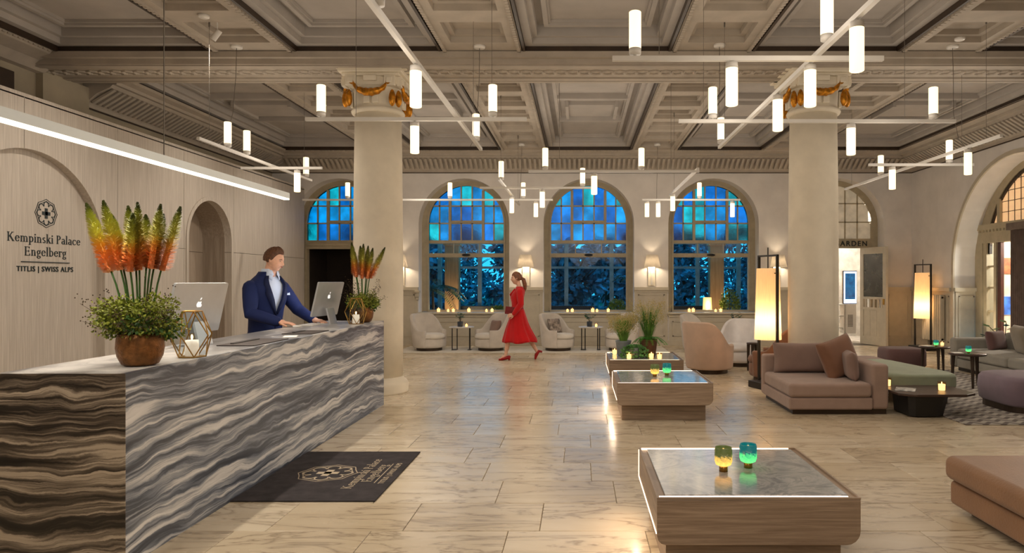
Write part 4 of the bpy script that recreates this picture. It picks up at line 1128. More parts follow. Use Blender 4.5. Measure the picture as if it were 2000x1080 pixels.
# linear pendant over the counter
lp = thing('linear_pendant', 'long slim white linear pendant light above the counter', 'pendant', (-2.9, 4.8, 2.4))
MB().box(-2.93, -2.87, 2.6, 6.77, 2.412, 2.468).build('housing', mBARSIDE, lp)
MB().box(-2.928, -2.872, 2.602, 6.768, 2.40, 2.412).build('diffuser', mLEDBAR, lp)
for y in (4.77, 2.9): MB().tube([(-2.9, y, 2.46), (-2.9, y, 4.97)], .004, 5).build('cable', mCABLE, lp)
lamp('linear_pendant_light', 'AREA', (-2.9, 4.7, 2.39), 30, (1, .90, .76), shape='RECTANGLE', size=.05, size_y=4.1)

# doormat
mt = thing('floor_mat', 'charcoal entrance mat with beige hotel emblem before the counter', 'mat', (-2.0, 5.64, 0))
MB().box(-2.53, -1.475, 4.93, 6.35, .001, .011).build('mat', mMAT, mt, bevel=.003)
fm = lambda u, v, t: (-v, u, .011+t)                       # reads from the side facing the counter
text_mesh([[(5.64+u, 2.075+v) for u, v in q] for q in emblem_polys(.245)], fm, 0, .0015).build('emblem', mMATTXT, mt)
def mat_line(txt, cy, v0, width): serif_line(txt, cy, v0, width, fm, 'letter', mMATTXT, mt, .0015)
mat_line('Kempinski Palace', 5.64, 1.745, .86); mat_line('Engelberg', 5.64, 1.645, .50)
text_mesh([[(5.36, 1.606), (5.92, 1.606), (5.92, 1.613), (5.36, 1.613)]], fm, 0, .0015).build('rule_line', mMATTXT, mt)
for me in font_letters('TITLIS | SWISS ALPS', .062, .0008, 1.12, .0006, mMATTXT):
    o = inst(None, me, 'letter', Vector((-1.535, 5.64, .0115))-mt.location, mt); o.rotation_euler = (0, 0, PI/2)

ordn = ('first', 'second', 'third', 'fourth', 'fifth')
# ================================================================== CHANDELIERS
ZB = 3.30; LK = 1.15
tube_me = MB().lathe([(.040, .05), (.0455, .055), (.0455, .33), (.038, .335)], 20).mesh('lamp_tube', mTUBE, True)
cap_me = MB().lathe([(.012, 0), (.012, .012), (.044, .014), (.046, .056), (.030, .058)], 20).mesh('tube_cap', mWHITEM, True)
def chandelier(lab, bars, tubes, cables, lights, canopy=None):
    """bars: (x0, x1, y0, y1); tubes: (x, y, up)"""
    cx, cy = (bars[0][0]+bars[0][1])/2, (bars[0][2]+bars[0][3])/2
    t = thing('chandelier', lab, 'chandelier', (cx, cy, ZB), group='tube chandeliers under the coffered ceiling')
    for i, (x0, x1, y0, y1) in enumerate(bars):
        dz = 0 if i == 0 else .036
        MB().box(x0, x1, y0, y1, ZB-.018-dz, ZB+.018-dz).build('bar', mWHITEM, t)
    for x, y, up in tubes:
        z = ZB+.018 if up else ZB-.018
        bi = next((i for i, q in enumerate(bars) if q[0]-.01 <= x <= q[1]+.01 and q[2]-.01 <= y <= q[3]+.01), 0)
        if bi: z -= .036
        a = inst(None, tube_me, 'lamp_tube', Vector((x, y, z))-t.location, t); c = inst(None, cap_me, 'tube_cap', (0, 0, 0), a)
        if not up: a.rotation_euler = (PI, 0, 0)
    for x, y in cables:
        MB().tube([(x, y, ZB), (x, y, 4.80)], .0025, 5).build('cable', mCABLE, t)
        MB().lathe([(.010, 4.72), (.010, 4.80)], 8, (x, y, 0)).build('cable_ferrule', mCABLE, t)
    if canopy:
        x, y = canopy; MB().lathe([(.07, CZ-.03), (.075, CZ-.02), (.075, CZ+.02)], 20, (x, y, 0)).build('canopy', mWHITEM, t, smooth=True)
        MB().tube([(x, y, CZ), (x, y-.02, 4.3), (x-.02, y-.06, 3.8), (x-.04, y-.22, ZB+.12), (x-.06, y-.4, ZB)], .004, 6).build('power_cord', mCABLE, t, smooth=True)
    for x, y, p in lights:
        lamp('chandelier_glow', 'POINT', (x, y, ZB-.1), p*.32*LK, radius=.9)
        lamp('chandelier_downlight', 'SPOT', (x, y, ZB-.1), p*1.25*LK, radius=.9, spot_size=math.radians(168), spot_blend=.6)
    return t
def vb(x, y0, y1): return (x-.018, x+.018, y0, y1)
def hb(x0, x1, y): return (x0, x1, y-.018, y+.018)
c1 = chandelier('large tube chandelier hanging nearest, before the right column',
    [vb(1.79, 3.3, 8.72), hb(.25, 2.28, 5.12), hb(1.04, 3.93, 7.13)],
    [(1.79, 4.93, 1), (1.79, 4.40, 0), (1.79, 5.29, 0), (1.79, 6.15, 0), (1.79, 8.61, 1), (.42, 5.12, 1), (1.145, 5.12, 0), (1.396, 7.13, 1), (2.84, 7.13, 0), (3.70, 7.13, 1)],
    [(1.3, 7.13), (3.4, 7.13), (.6, 5.12), (1.79, 8.4)], [(1.6, 4.6, 40), (1.5, 6.9, 40), (3.2, 7.1, 32)], (1.85, 9.0))
chandelier('tube chandelier with a crossing bar above the end of the counter',
    [vb(-1.27, 3.9, 8.85), hb(-2.82, -.54, 7.04)],
    [(-1.27, 5.31, 0), (-1.27, 8.42, 1), (-2.66, 7.04, 1), (-1.695, 7.04, 0), (-.89, 7.04, 1), (-1.27, 4.3, 1)],
    [(-2.3, 7.04), (-.9, 7.04), (-1.27, 8.2)], [(-1.4, 5.0, 42), (-1.6, 7.3, 42)], (-1.32, 9.05))
chandelier('small tube chandelier near the oak wall at left',
    [vb(-4.55, 8.15, 11.6), hb(-5.0, -3.8, 10.1)],
    [(-4.55, 8.84, 1), (-4.55, 9.35, 1), (-4.55, 11.38, 1), (-4.17, 10.1, 0)],
    [(-4.55, 8.4), (-4.55, 11.3)], [(-4.3, 9.6, 44)], (-4.54, 9.05))
chandelier('square cornered tube chandelier in the back centre before the middle window',
    [vb(1.81, 10.38, 13.6), hb(-.77, 1.83, 10.4), hb(1.3, 3.32, 14.07)],
    [(-.515, 10.4, 1), (.95, 10.4, 1), (.23, 10.4, 0), (1.81, 13.2, 0), (2.48, 14.07, 1), (3.16, 14.07, 0), (1.40, 14.07, 0), (1.63, 14.07, 0)],
    [(-.3, 10.4), (1.4, 10.4), (1.81, 13.0)], [(.6, 10.9, 46), (2.2, 13.4, 58)], (1.79, 15.6))
chandelier('tube chandelier at the back before the left arched window',
    [vb(-1.34, 11.4, 15.3), hb(-1.78, .31, 12.25), hb(-5.7, -.54, 14.07)],
    [(-1.34, 11.75, 1), (-1.34, 13.6, 0), (.064, 12.25, 1), (-.66, 12.25, 0), (-.89, 14.07, 0), (-1.15, 14.07, 1), (-2.66, 14.07, 1), (-4.77, 14.07, 1)],
    [(-1.34, 11.7), (-1.34, 15.0), (-4.4, 14.07)], [(-.9, 12.6, 56), (-3.2, 13.8, 58)], (-1.31, 15.6))
chandelier('tube chandelier at the right before the deep arch',
    [vb(4.95, 8.0, 12.7), hb(4.16, 5.67, 9.81)],
    [(4.95, 11.2, 1), (4.95, 8.69, 0), (4.5, 9.81, 0), (5.32, 9.81, 1)],
    [(4.95, 8.3), (4.95, 12.4), (5.5, 9.81)], [(4.95, 9.2, 42), (5.1, 11.8, 40)], (4.95, 9.05))
chandelier('tube chandelier above the viewer outside the picture', [vb(.3, -3.5, 1.5), hb(-1.5, 2.0, -1.0)],
    [(.3, 1.0, 1), (.3, -2.5, 0), (-1.2, -1.0, 1), (1.6, -1.0, 0)], [(.3, 1.2), (.3, -3.2)], [(.3, .5, 60), (.3, -2.2, 60)])
# spot fittings added in the left ceiling band to brighten the oak wall
for i, y in enumerate((3.2, 6.0, 8.3, 11.75, 14.4)):
    t = thing('added_wash_spot', '%s added small white spotlight from the viewer in the left ceiling band' % ordn[i], 'spotlight', (-4.4, y, 4.6), group='added spotlights brightening the oak wall')
    d = Vector((XW+.3, y+.1, 1.9))-Vector((-4.4, y, 4.6)); d.normalize()
    MB().tube([Vector((0, 0, .14)), Vector((0, 0, .02))], .008, 8).build('stem', mWHITEM, t, world=False)
    MB().tube([d*-.05, d*.09], .035, 16).build('head', mWHITEM, t, world=False)
    lamp('added_wash_light', 'SPOT', Vector((-4.4, y, 4.6))+d*.10, 84, (1, .88, .74), .06, spot_size=math.radians(95), spot_blend=1.0, rot=d.to_track_quat('-Z', 'Y').to_euler())
# small ceiling fittings
for x, y, lab in ((4.88, 8.75, 'round white smoke detector on the ceiling upper right'), (-4.4, 8.0, 'round white smoke detector on the ceiling upper left')):
    o = MB().lathe([(.045, -.035), (.062, -.025), (.065, .0)], 20, (x, y, CZ+.0)).build('smoke_detector', mWHITEM, smooth=True); tag(o, lab, 'detector')

# wall sconces
def sconce(x, lab):
    t = thing('wall_sconce', lab, 'sconce', (x, YB, 1.49), group='wall sconces between the windows')
    MB().box(x-.09, x+.09, YB-.05, YB, 1.47, 1.95).build('back_plate', mPLASTER, t, bevel=.01)
    MB().box(x-.02, x+.02, YB-.075, YB-.05, 1.5, 1.95).build('stem', mWHITEM, t)
    MB().lathe([(.20, 1.93), (.135, 2.23)], 24, (x, YB-.20, 0), cap=False).build('lamp_shade', mSCONCE, t, smooth=True, solid=.006)
    lamp('sconce_light', 'POINT', (x, YB-.20, 2.02), 6, (1, .78, .52), .05)
for x, lab in ((BC[0], 'white cone wall sconce beside the left column'), (BC[1], 'white cone wall sconce behind the woman in red'), (BC[2], 'white cone wall sconce above the potted grasses'), (BC[3], 'white cone wall sconce beside the right column')): sconce(x, lab)
# bracket on the left pier
mb = MB(); mb.box(-4.05, -3.92, YB-.14, YB-.03, 1.30, 1.36); mb.box(-4.03, -3.94, YB-.11, YB-.03, 1.2, 1.30); mb.box(-4.02, -3.95, YB-.08, YB-.03, 1.12, 1.2)
mb.build('corbel', mWAINS, wall_back, bevel=.01)
# radiator
rd = thing('radiator', 'white ribbed radiator on the right wall behind the floor lamp', 'radiator', (XR-.1, 15.9, .2))
for k in range(10): MB().box(XR-.16, XR-.05, 15.28+.085*k, 15.345+.085*k, .22, 1.28).build('fin', mWAINS, rd, bevel=.02)
mb = MB(); mb.box(XR-.13, XR-.08, 15.28, 16.11, .26, .30); mb.box(XR-.13, XR-.08, 15.28, 16.11, 1.2, 1.24); mb.box(XR-.1, XR-.045, 15.4, 15.44, 0, .26); mb.box(XR-.1, XR-.045, 15.95, 15.99, 0, .26); mb.build('pipe', mWAINS, rd)

# ================================================================== TABLES
def votive(name, lab, x, y, z, kind, group=None, s=1.0):
    t = thing(name, lab, 'candle', (x, y, z), group=group)
    if kind == 'plain':
        MB().lathe([(.032*s, 0), (.036*s, .005), (.038*s, .085*s), (.035*s, .085*s), (.033*s, .01)], 16).build('glass', mVOT, t, smooth=True, world=False)
        MB().lathe([(.029*s, .006), (.031*s, .062*s), (.026*s, .058*s)], 14).build('wax', mCANDLE, t, smooth=True, world=False)
        MB().ellipsoid((0, 0, .072*s), (.005, .005, .012*s), 6, 5).build('flame', mFLAME, t, smooth=True, world=False)
    else:
        mt_ = {'amber': mVAMB, 'green': mVGRN}[kind]
        MB().lathe([(.026*s, 0), (.026*s, .034*s), (.02*s, .036*s)], 20).build('brass_foot', mBRASS, t, smooth=True, world=False)
        MB().lathe([(.03*s, .034*s), (.046*s, .042*s), (.053*s, .062*s), (.053*s, .128*s), (.050*s, .142*s), (.049*s, .147*s), (.046*s, .142*s), (.049*s, .125*s), (.049*s, .065*s), (.03*s, .046*s)], 28, cap=False).build('glass', mt_, t, smooth=True, world=False)
        MB().lathe([(.034*s, .047*s), (.034*s, .082*s)], 16).build('wax', mCANDW, t, smooth=True, world=False)
        MB().ellipsoid((0, 0, .098*s), (.006*s, .006*s, .015*s), 8, 6).build('flame', mFLAME, t, smooth=True, world=False)
    return t
def art_votive(name, top, low):
    m, nt, b = mk(name); out = nt.nodes['Material Output']; nt.nodes.remove(b)
    tc = nd(nt, 'ShaderNodeTexCoord'); sx = nd(nt, 'ShaderNodeSeparateXYZ', {0: tc.outputs['Generated']})
    f = noise(nt, tc.outputs['Object'], 55, 5, .65, 1)
    ad = nd(nt, 'ShaderNodeMath', {0: f, 1: .9}, operation='MULTIPLY_ADD'); nt.links.new(sx.outputs[2], ad.inputs[2])
    c = ramp(nt, ad.outputs[0], [(.45, low), (.95, tuple((a+d_)/2 for a, d_ in zip(top, low))), (1.2, top)])
    t = nd(nt, 'ShaderNodeBsdfTranslucent', {'Color': c}); g = nd(nt, 'ShaderNodeBsdfGlossy', {'Roughness': .1}); tr = nd(nt, 'ShaderNodeBsdfTransparent', {'Color': c})
    e = nd(nt, 'ShaderNodeEmission', {'Color': c, 'Strength': .55})
    m1 = nd(nt, 'ShaderNodeMixShader', {0: .35, 1: t.outputs[0], 2: tr.outputs[0]}); m2 = nd(nt, 'ShaderNodeMixShader', {0: .12, 1: m1.outputs[0], 2: g.outputs[0]})
    a2 = nd(nt, 'ShaderNodeAddShader', {0: m2.outputs[0], 1: e.outputs[0]}); nt.links.new(a2.outputs[0], out.inputs[0]); return m
mVAMB = art_votive('amber_mottled_glass', (74, 80, 40), (255, 206, 112)); mVGRN = art_votive('emerald_mottled_glass', (10, 92, 92), (120, 232, 140))
def coffee_table(lab, x0, y0, W=1.09, D=1.10):
    t = thing('coffee_table', lab, 'table', (x0+W/2, y0+D/2, 0), group='stone topped coffee tables in a row')
    zt, zb = .44, .185; x1, y1 = x0+W, y0+D; r = .075
    prof = [(x0+.012, zt-.012), (x0, zt-.012), (x0, zb+.05)]+[(x0+.05-.05*math.cos(a), zb+.05-.05*math.sin(a)) for a in (.5, 1.0, PI/2)]
    prof += [(x1-r+r*math.sin(a), zb+r-r*math.cos(a)) for a in (0, .35, .7, 1.05, 1.3, PI/2)]+[(x1, zt-.012)]
    mb = MB(); mb.prism(prof, lambda u, z, q: (u, q, z), y0, y1); mb.build('body', mTABW, t, bevel=.004)
    MB().box(x0+.05, x1-.05, y0+.05, y1-.05, zt-.011, zt).build('stone_top', mTABST, t, bevel=.003)
    for a, b, c, d in ((x0, x1, y0, y0+.012), (x0, x1, y1-.012, y1), (x0, x0+.012, y0+.012, y1-.012), (x1-.012, x1, y0+.012, y1-.012)): MB().box(a, b, c, d, zt-.011, zt).build('rim', mTABW, t)
    MB().box(x0+.014, x1-.06, y0+.020, y0+.028, zt-.011, zt+.001).build('led_strip', mLED, t)
    MB().box(x0+.014, x1-.06, y1-.028, y1-.020, zt-.011, zt+.001).build('led_strip', mLED, t)
    MB().box(x0-.004, x0+.001, y0+.012, y1-.01, zb+.057, zb+.066).build('led_strip', mLED, t)
    MB().box(x0-.004, x0+.001, y1-.018, y1-.006, zb+.068, zt-.012).build('led_strip', mLED, t)
    MB().box(x0+.06, x1-.07, y0+.10, y1-.10, 0, zb).build('plinth', mTABW, t)
    for xx in (x0-.03,): lamp('table_led_glow', 'AREA', (xx, (y0+y1)/2, zb+.05), 1.6, (1, .74, .5), shape='RECTANGLE', size=.02, size_y=1.0, rot=(0, math.radians(50), 0))
    return t
coffee_table('low oak and stone coffee table nearest in the foreground', .416, 3.647)
coffee_table('low oak and stone coffee table in the middle of the row', .43, 7.73)
coffee_table('low oak and stone coffee table carrying the potted plants', .44, 9.98)
votive('votive_jar', 'amber mottled glass votive on the foreground table', .879, 4.157, .44, 'amber', 'mottled glass votives')
votive('votive_jar', 'emerald mottled glass votive on the foreground table', 1.049, 4.236, .44, 'green', 'mottled glass votives')
votive('votive_jar', 'amber mottled glass votive on the middle table of the row', .915, 8.25, .44, 'amber', 'mottled glass votives')
votive('votive_jar', 'emerald mottled glass votive on the middle table of the row', 1.075, 8.36, .44, 'green', 'mottled glass votives')
for x, y, lab in ((.56, 10.75, 'lit candle at the back left of the plant table'), (.74, 10.12, 'lit candle before the trailing ivy on the plant table'), (1.08, 10.2, 'lit candle before the brown basket on the plant table'), (1.19, 10.1, 'lit candle right of the brown basket')):
    votive('candle', lab, x, y, .44, 'plain', 'small candles on the plant table', 1.1)
def grass(mb, c, n, h, spread, rg, w_=.004, tip=None):
    for _ in range(n):
        a = rg.uniform(0, 6.28); L = h*rg.uniform(.55, 1.1); s = spread*rg.uniform(.2, 1)
        p0 = Vector(c)+Vector((math.cos(a), math.sin(a), 0))*.05*rg.random(); d = Vector((math.cos(a)*s, math.sin(a)*s, L))
        p1 = p0+d*.55; p2 = p0+d+Vector((math.cos(a)*s*.5, math.sin(a)*s*.5, -L*.08)); sd = Vector((-math.sin(a), math.cos(a), 0))*w_
        mb.add([p0-sd, p0+sd, p1+sd*.8, p1-sd*.8, p2], [(0, 1, 2, 3), (3, 2, 4)])
        if tip is not None:
            for q in range(7): tip.leaf(p2+Vector((rg.gauss(0, .012), rg.gauss(0, .012), rg.gauss(-.02, .03))), (rg.uniform(-1, 1), rg.uniform(-1, 1), 1), (0, 1, 0), .016, .004)
rg = random.Random(44)
mSTRAW = M('straw', (196, 180, 120), .8)
g1 = thing('potted_grass', 'wispy light green grass in a grey enamel pot on the plant table', 'plant', (.69, 10.62, .44))
MB().lathe([(.085, 0), (.10, .02), (.12, .20), (.128, .23), (.118, .23), (.10, .18)], 24).build('pot', M('grey_enamel', (142, 150, 154), .45, metal=.2), g1, smooth=True, world=False)
b1 = MB(); b2 = MB(); grass(b1, (0, 0, .2), 420, .42, .16, rg, .0045, b2); b1.build('blades', M('grass_light', (128, 172, 74), .7, var=.3, scale=8), g1, world=False); b2.build('seed_heads', mSTRAW, g1, world=False)
g2 = thing('potted_fern', 'fern and tall dry grass in a brown basket on the plant table', 'plant', (1.07, 10.55, .44))
mb = MB(); mb.lathe([(.105, 0), (.115, .01), (.14, .25), (.135, .26), (.12, .2)], 24); mb.build('basket', wood('basket_bark', (74, 48, 34), (130, 92, 66), (30, 30, 4), .8), g2, smooth=True, world=False)
b1 = MB(); b2 = MB(); grass(b1, (0, 0, .24), 300, .60, .22, rg, .004, b2); b1.build('tall_blades', M('grass_deep', (92, 136, 58), .7, var=.3, scale=8), g2, world=False); b2.build('seed_heads', mSTRAW, g2, world=False)
for k in range(16):
    a = 6.28*k/16+rg.uniform(-.2, .2); L = rg.uniform(.2, .32); mb = MB(); pts = []
    for j in range(9):
        s = j/8; pts.append(Vector((math.cos(a)*L*s, math.sin(a)*L*s, .25+L*(.75*s-1.0*s*s))))
    mb.tube(pts, .003, 4)
    for j in range(1, 9):
        tg = (pts[j]-pts[j-1]).normalized(); sd = tg.cross(Vector((0, 0, 1))).normalized()
        for q in range(2):
            for s in (-1, 1): mb.leaf(pts[j-1].lerp(pts[j], q/2), tg*.5+sd*s, (0, 0, 1), .075*(1-.6*j/8), .011)
    mb.build('frond', M('fern_green', (84, 160, 52), .6, var=.25) if k == 0 else bpy.data.materials['fern_green'], g2, world=False)
g3 = thing('trailing_ivy', 'trailing ivy spilling from a small zinc pot on the plant table', 'plant', (.83, 10.25, .44))
MB().lathe([(.07, 0), (.08, .015), (.09, .15), (.085, .16), (.075, .12)], 20).build('pot', M('zinc', (150, 154, 152), .5, metal=.3), g3, smooth=True, world=False)
vn = MB(); lv = MB()
for k in range(26):
    a = rg.uniform(0, 6.28); L = rg.uniform(.12, .24); e = Vector((math.cos(a)*L, math.sin(a)*L*.7, rg.uniform(-.0, .06))); m_ = Vector((math.cos(a)*L*.6, math.sin(a)*L*.45, .22))
    P = [Vector((0, 0, .15)).lerp(m_, s).lerp(m_.lerp(e, s), s) for s in (0, .2, .4, .6, .8, 1)]
    P = [Vector((p.x, p.y, max(p.z, .012))) for p in P]
    vn.tube(P, .002, 4)
    for p in P[1:]:
        for q in range(5): lv.leaf(p, (rg.uniform(-1, 1), rg.uniform(-1, 1), rg.uniform(-.2, 1)), (rg.uniform(-1, 1), rg.uniform(-1, 1), .3), .045, .017)
vn.build('vines', mGREENL, g3, world=False); lv.build('leaves', M('ivy_green', (96, 150, 84), .6, var=.3, scale=10), g3, world=False)
# ================================================================== SEATING
def rbox(name, x0, x1, y0, y1, z0, z1, mat, par, r=.04, seg=4, world=True):
    return MB().box(x0, x1, y0, y1, z0, z1).build(name, mat, par, bevel=min(r, (z1-z0)*.48, (x1-x0)*.48, (y1-y0)*.48), seg=seg, world=world)
def pillow(name, c, size, mat, par, rot=None, puff=.35, world=True):
    """square scatter cushion: thin at the corners, full in the middle; thickness along local y"""
    a, t, h = size; n = 14; mb = MB(); rings = []
    vs = []; fs = []; c = Vector(c)
    for sgn in (-1, 1):
        for i in range(n+1):
            for j in range(n+1):
                u, v = -1+2*i/n, -1+2*j/n
                e = (1-u**4)*(1-v**4); th = t*(.12+.88*e**puff)
                pin = 1-.05*(1-abs(u))*abs(v)**3; pin2 = 1-.05*(1-abs(v))*abs(u)**3
                p = Vector((u*a*pin2, sgn*th, v*h*pin)); vs.append(c+(rot @ p if rot else p))
    N = (n+1)**2
    for i in range(n):
        for j in range(n):
            q = (i*(n+1)+j, (i+1)*(n+1)+j, (i+1)*(n+1)+j+1, i*(n+1)+j+1)
            fs.append(q); fs.append(tuple(N+k for k in reversed(q)))
    ed = [i*(n+1) for i in range(n+1)]+[n*(n+1)+j for j in range(1, n+1)]+[i*(n+1)+n for i in range(n-1, -1, -1)]+[j for j in range(n-1, 0, -1)]
    for p, q in zip(ed, ed[1:]+ed[:1]): fs.append((q, p, N+p, N+q))
    mb.add(vs, fs); return mb.build(name, mat, par, smooth=True, world=world)
def tub_chair(lab, x, y, rz, mat, seatmat, s=1.0, plinth=mDKMETAL, group='swivel tub armchairs'):
    t = thing('tub_armchair', lab, 'armchair', (x, y, 0), rz, group=group)
    t.scale = (s, s, s)
    N = 40; amax = math.radians(128); rings = []
    for i in range(N+1):
        th = -amax+2*amax*i/N; k = max(0, min(1, (math.cos(th)+.15)/1.0)); k = k*k*(3-2*k)
        H = .47+.36*k; thick = .10; ro0 = .375; ro1 = .39+.055*k; ri0 = ro0-thick; ri1 = ro1-thick*.8
        def P(r, z): return (-math.cos(th)*r, math.sin(th)*r, z)
        hr = .035
        ring = [P(ro0-.02, .07), P(ro0, .10), P(ro0+(ro1-ro0)*.5, H*.55), P(ro1, H-hr), P(ro1-.012, H-.01), P((ro1+ri1)/2, H), P(ri1+.012, H-.01), P(ri1, H-hr), P(ri0+(ri1-ri0)*.5, H*.6), P(ri0, .25), P(ri0, .07)]
        rings.append(ring)
    MB().loft(rings, True).build('shell', mat, t, smooth=True, world=False)
    MB().lathe([(.30, .065), (.345, .075), (.36, .12), (.36, .24), (.345, .265), (.30, .27)], 40).build('seat_base', mat, t, smooth=True, world=False)
    MB().lathe([(.02, .265), (.27, .265), (.305, .285), (.315, .32), (.30, .365), (.25, .385), (.02, .395)], 40, (.045, 0, 0), sx=1.06).build('seat_cushion', seatmat, t, smooth=True, world=False)
    MB().lathe([(.29, 0), (.29, .065)], 40).build('plinth', plinth, t, smooth=False, world=False)
    return t
D2R = PI/180
tub_chair('cream tub armchair beside the left column base', -3.43, 15.65, -40*D2R, mCREAM, mCREAML)
tub_chair('cream tub armchair behind the woman in red', -2.02, 15.65, -140*D2R, mCREAM, mCREAML)
a3 = tub_chair('cream tub armchair with a patterned cushion right of the woman', -.48, 15.65, -40*D2R, mCREAM, mCREAML)
tub_chair('cream tub armchair half hidden behind the potted plants', .97, 15.65, -140*D2R, mCREAM, mCREAML)
tub_chair('cream tub armchair under the right window at its left side', 2.72, 15.4, -35*D2R, mCREAM, mCREAML)
tub_chair('blush tub armchair seen from behind near the plant table', 2.28, 11.95, 40*D2R, mROSE, mCREAML, 1.08)
tub_chair('ivory tub armchair facing the blush one', 3.02, 12.95, -125*D2R, mWHITEC, mWHITEC, 1.04)
tub_chair('tan tub armchair behind the tall floor lamp by the column', 3.12, 11.0, 150*D2R, mTAN, mTAN, 1.04)
mPAT = M('patterned_cushion_cloth', (150, 138, 128), .9, var=.45, scale=16, bmp=.2)
def cushion_thing(lab, c, size, mat, rot, cat='cushion'):
    o = pillow('scatter_cushion', (0, 0, 0), size, mat, None, rot); o.location = c; return tag(o, lab, cat)
Rz = lambda a: Matrix.Rotation(a*D2R, 3, 'Z'); Rx = lambda a: Matrix.Rotation(a*D2R, 3, 'X'); Ry = lambda a: Matrix.Rotation(a*D2R, 3, 'Y')
cushion_thing('patterned grey cushion on the cream armchair right of the woman', (-.56, 15.72, .56), (.19, .06, .17), mPAT, Rz(50) @ Rx(-18))
cushion_thing('small brown cushion on the armchair behind the woman', (-1.93, 15.75, .54), (.17, .06, .15), mTAUPED, Rz(-50) @ Rx(-15))
cushion_thing('small mauve cushion on the armchair behind the potted plants', (1.05, 15.72, .54), (.18, .06, .16), mPURPLE, Rz(-50) @ Rx(-15))
# cream carpet strip
o = MB().box(-4.1, 2.0, 15.05, 16.6, .001, .010).build('carpet_strip', cloth('cream_carpet', (214, 206, 190)), bevel=.003); tag(o, 'long cream carpet strip under the window armchairs', 'carpet')

# window side tables
def window_table(x, y, lab):
    t = thing('side_table', lab, 'table', (x, y, 0), group='round side tables under the windows')
    MB().lathe([(.27, .520), (.285, .528), (.285, .540), (.275, .546)], 40).build('top', M('pale_marble_top', (214, 206, 196), .3) if 'pale_marble_top' not in bpy.data.materials else bpy.data.materials['pale_marble_top'], t, smooth=True, world=False)
    for dx, dy in ((-.21, -.05), (-.13, .14), (.20, -.06), (.16, .12)):
        MB().tube([(dx, dy, .01), (dx, dy, .52)], .012, 8).build('leg', mBLACK, t, world=False)
    MB().box(-.23, -.11, -.06, .15, .010, .020).build('foot', mBLACK, t, world=False); MB().box(.14, .22, -.07, .13, .010, .020).build('foot', mBLACK, t, world=False)
def small_plant(x, y, z, lab, seed, pot=(44, 54, 66)):
    rg = random.Random(seed); t = thing('small_plant', lab, 'plant', (x, y, z), group='small plants on side tables')
    MB().lathe([(.05, 0), (.06, .01), (.065, .11), (.06, .12), (.05, .09)], 18).build('pot', M('small_pot_%d' % seed, pot, .35), t, smooth=True, world=False)
    st = MB(); lv = MB()
    for k in range(7):
        a = rg.uniform(0, 6.28); e = Vector((math.cos(a)*.11, math.sin(a)*.11, rg.uniform(.2, .32))); st.tube([(0, 0, .1), e*.5+Vector((0, 0, .09)), e], .003, 4)
        for q in range(5):
            p = Vector((0, 0, .1)).lerp(e, .5+.5*q/4); an = rg.uniform(0, 6.28); lv.leaf(p, (math.cos(an), math.sin(an), .3), (0, 0, 1), .075, .024)
    st.build('stems', mTWIG, t, world=False); lv.build('leaves', mGREENL, t, world=False)
for i, (x, nm) in enumerate(((-2.69, 'left'), (.27, 'middle'), (3.62, 'right'))):
    window_table(x, 15.65, 'round marble side table under the %s arched window' % nm)
    small_plant(x-.03, 15.62, .546, 'small potted plant on the side table under the %s window' % nm, 60+i)
    votive('candle', 'small dark votive beside the plant under the %s window' % nm, x+.12, 15.58, .546, 'plain', 'votives on the side tables', .9)
# candles on the sills
k = 0
sill = {0: (-3.52, -3.28, -3.15, -2.76, -2.32, -2.18), 1: (-.29, -.17, .34, .45, .73), 2: (2.76, 2.86, 3.42, 3.55)}
ordw = ('first', 'second', 'third', 'fourth', 'fifth', 'sixth')
for wi, xs in sill.items():
    for j, x in enumerate(xs):
        votive('candle', '%s lit candle from the left on the sill of the %s arched window' % (ordw[j], ('left', 'middle', 'right')[wi]), x, 17.1, .815, 'plain', 'lit candles on the window sills', (1.3, .95, 1.15)[(j+wi) % 3])


# ---- taupe corner sofa in the middle right
sf = thing('corner_sofa', 'taupe fabric corner sofa with dark plinth in front of the right column', 'sofa', (3.14, 8.95, 0))
sx0, sx1, sy0, sy1 = 2.50, 3.70, 8.12, 9.40
MB().box(sx0+.06, sx1-.02, sy0+.06, sy1-.05, 0, .065).build('plinth', mDKMETAL, sf)
rbox('base', sx0, sx1-.20, sy0, sy1-.10, .06, .205, mTAUPE, sf, .025)
rbox('seat_cushion', sx0, sx1-.21, sy0-.01, sy1-.16, .207, .375, mTAUPE, sf, .045)
rbox('backrest', sx0, sx1, sy1-.15, sy1, .06, .60, mTAUPE, sf, .035)
rbox('armrest', sx1-.20, sx1, sy0+.02, sy1-.10, .06, .60, mTAUPE, sf, .04)
pillow('back_cushion', (3.00, 9.14, .57), (.40, .12, .20), mTAUPED, sf, Rx(-8), .3)
cushion_thing('large square brown cushion leaning on the taupe sofa', (3.33, 8.76, .615), (.28, .10, .25), mTAN, Rz(24) @ Rx(-16) @ Ry(-14))
cushion_thing('small upright taupe cushion against the sofa armrest', (3.40, 8.58, .55), (.30, .075, .17), mTAUPED, Rz(78) @ Rx(-6))

# ---- foreground ottoman at right edge
ot = thing('ottoman', 'large tan two layer ottoman cut by the lower right edge', 'ottoman', (3.2, 3.9, 0))
MB().box(2.68, 4.15, 2.7, 4.66, 0, .055).build('plinth', mDKMETAL, ot)
rbox('base', 2.58, 4.25, 2.6, 4.76, .05, .215, mLEATH, ot, .03)
rbox('seat_cushion', 2.55, 4.28, 2.58, 4.79, .218, .385, mLEATH, ot, .055, 5)

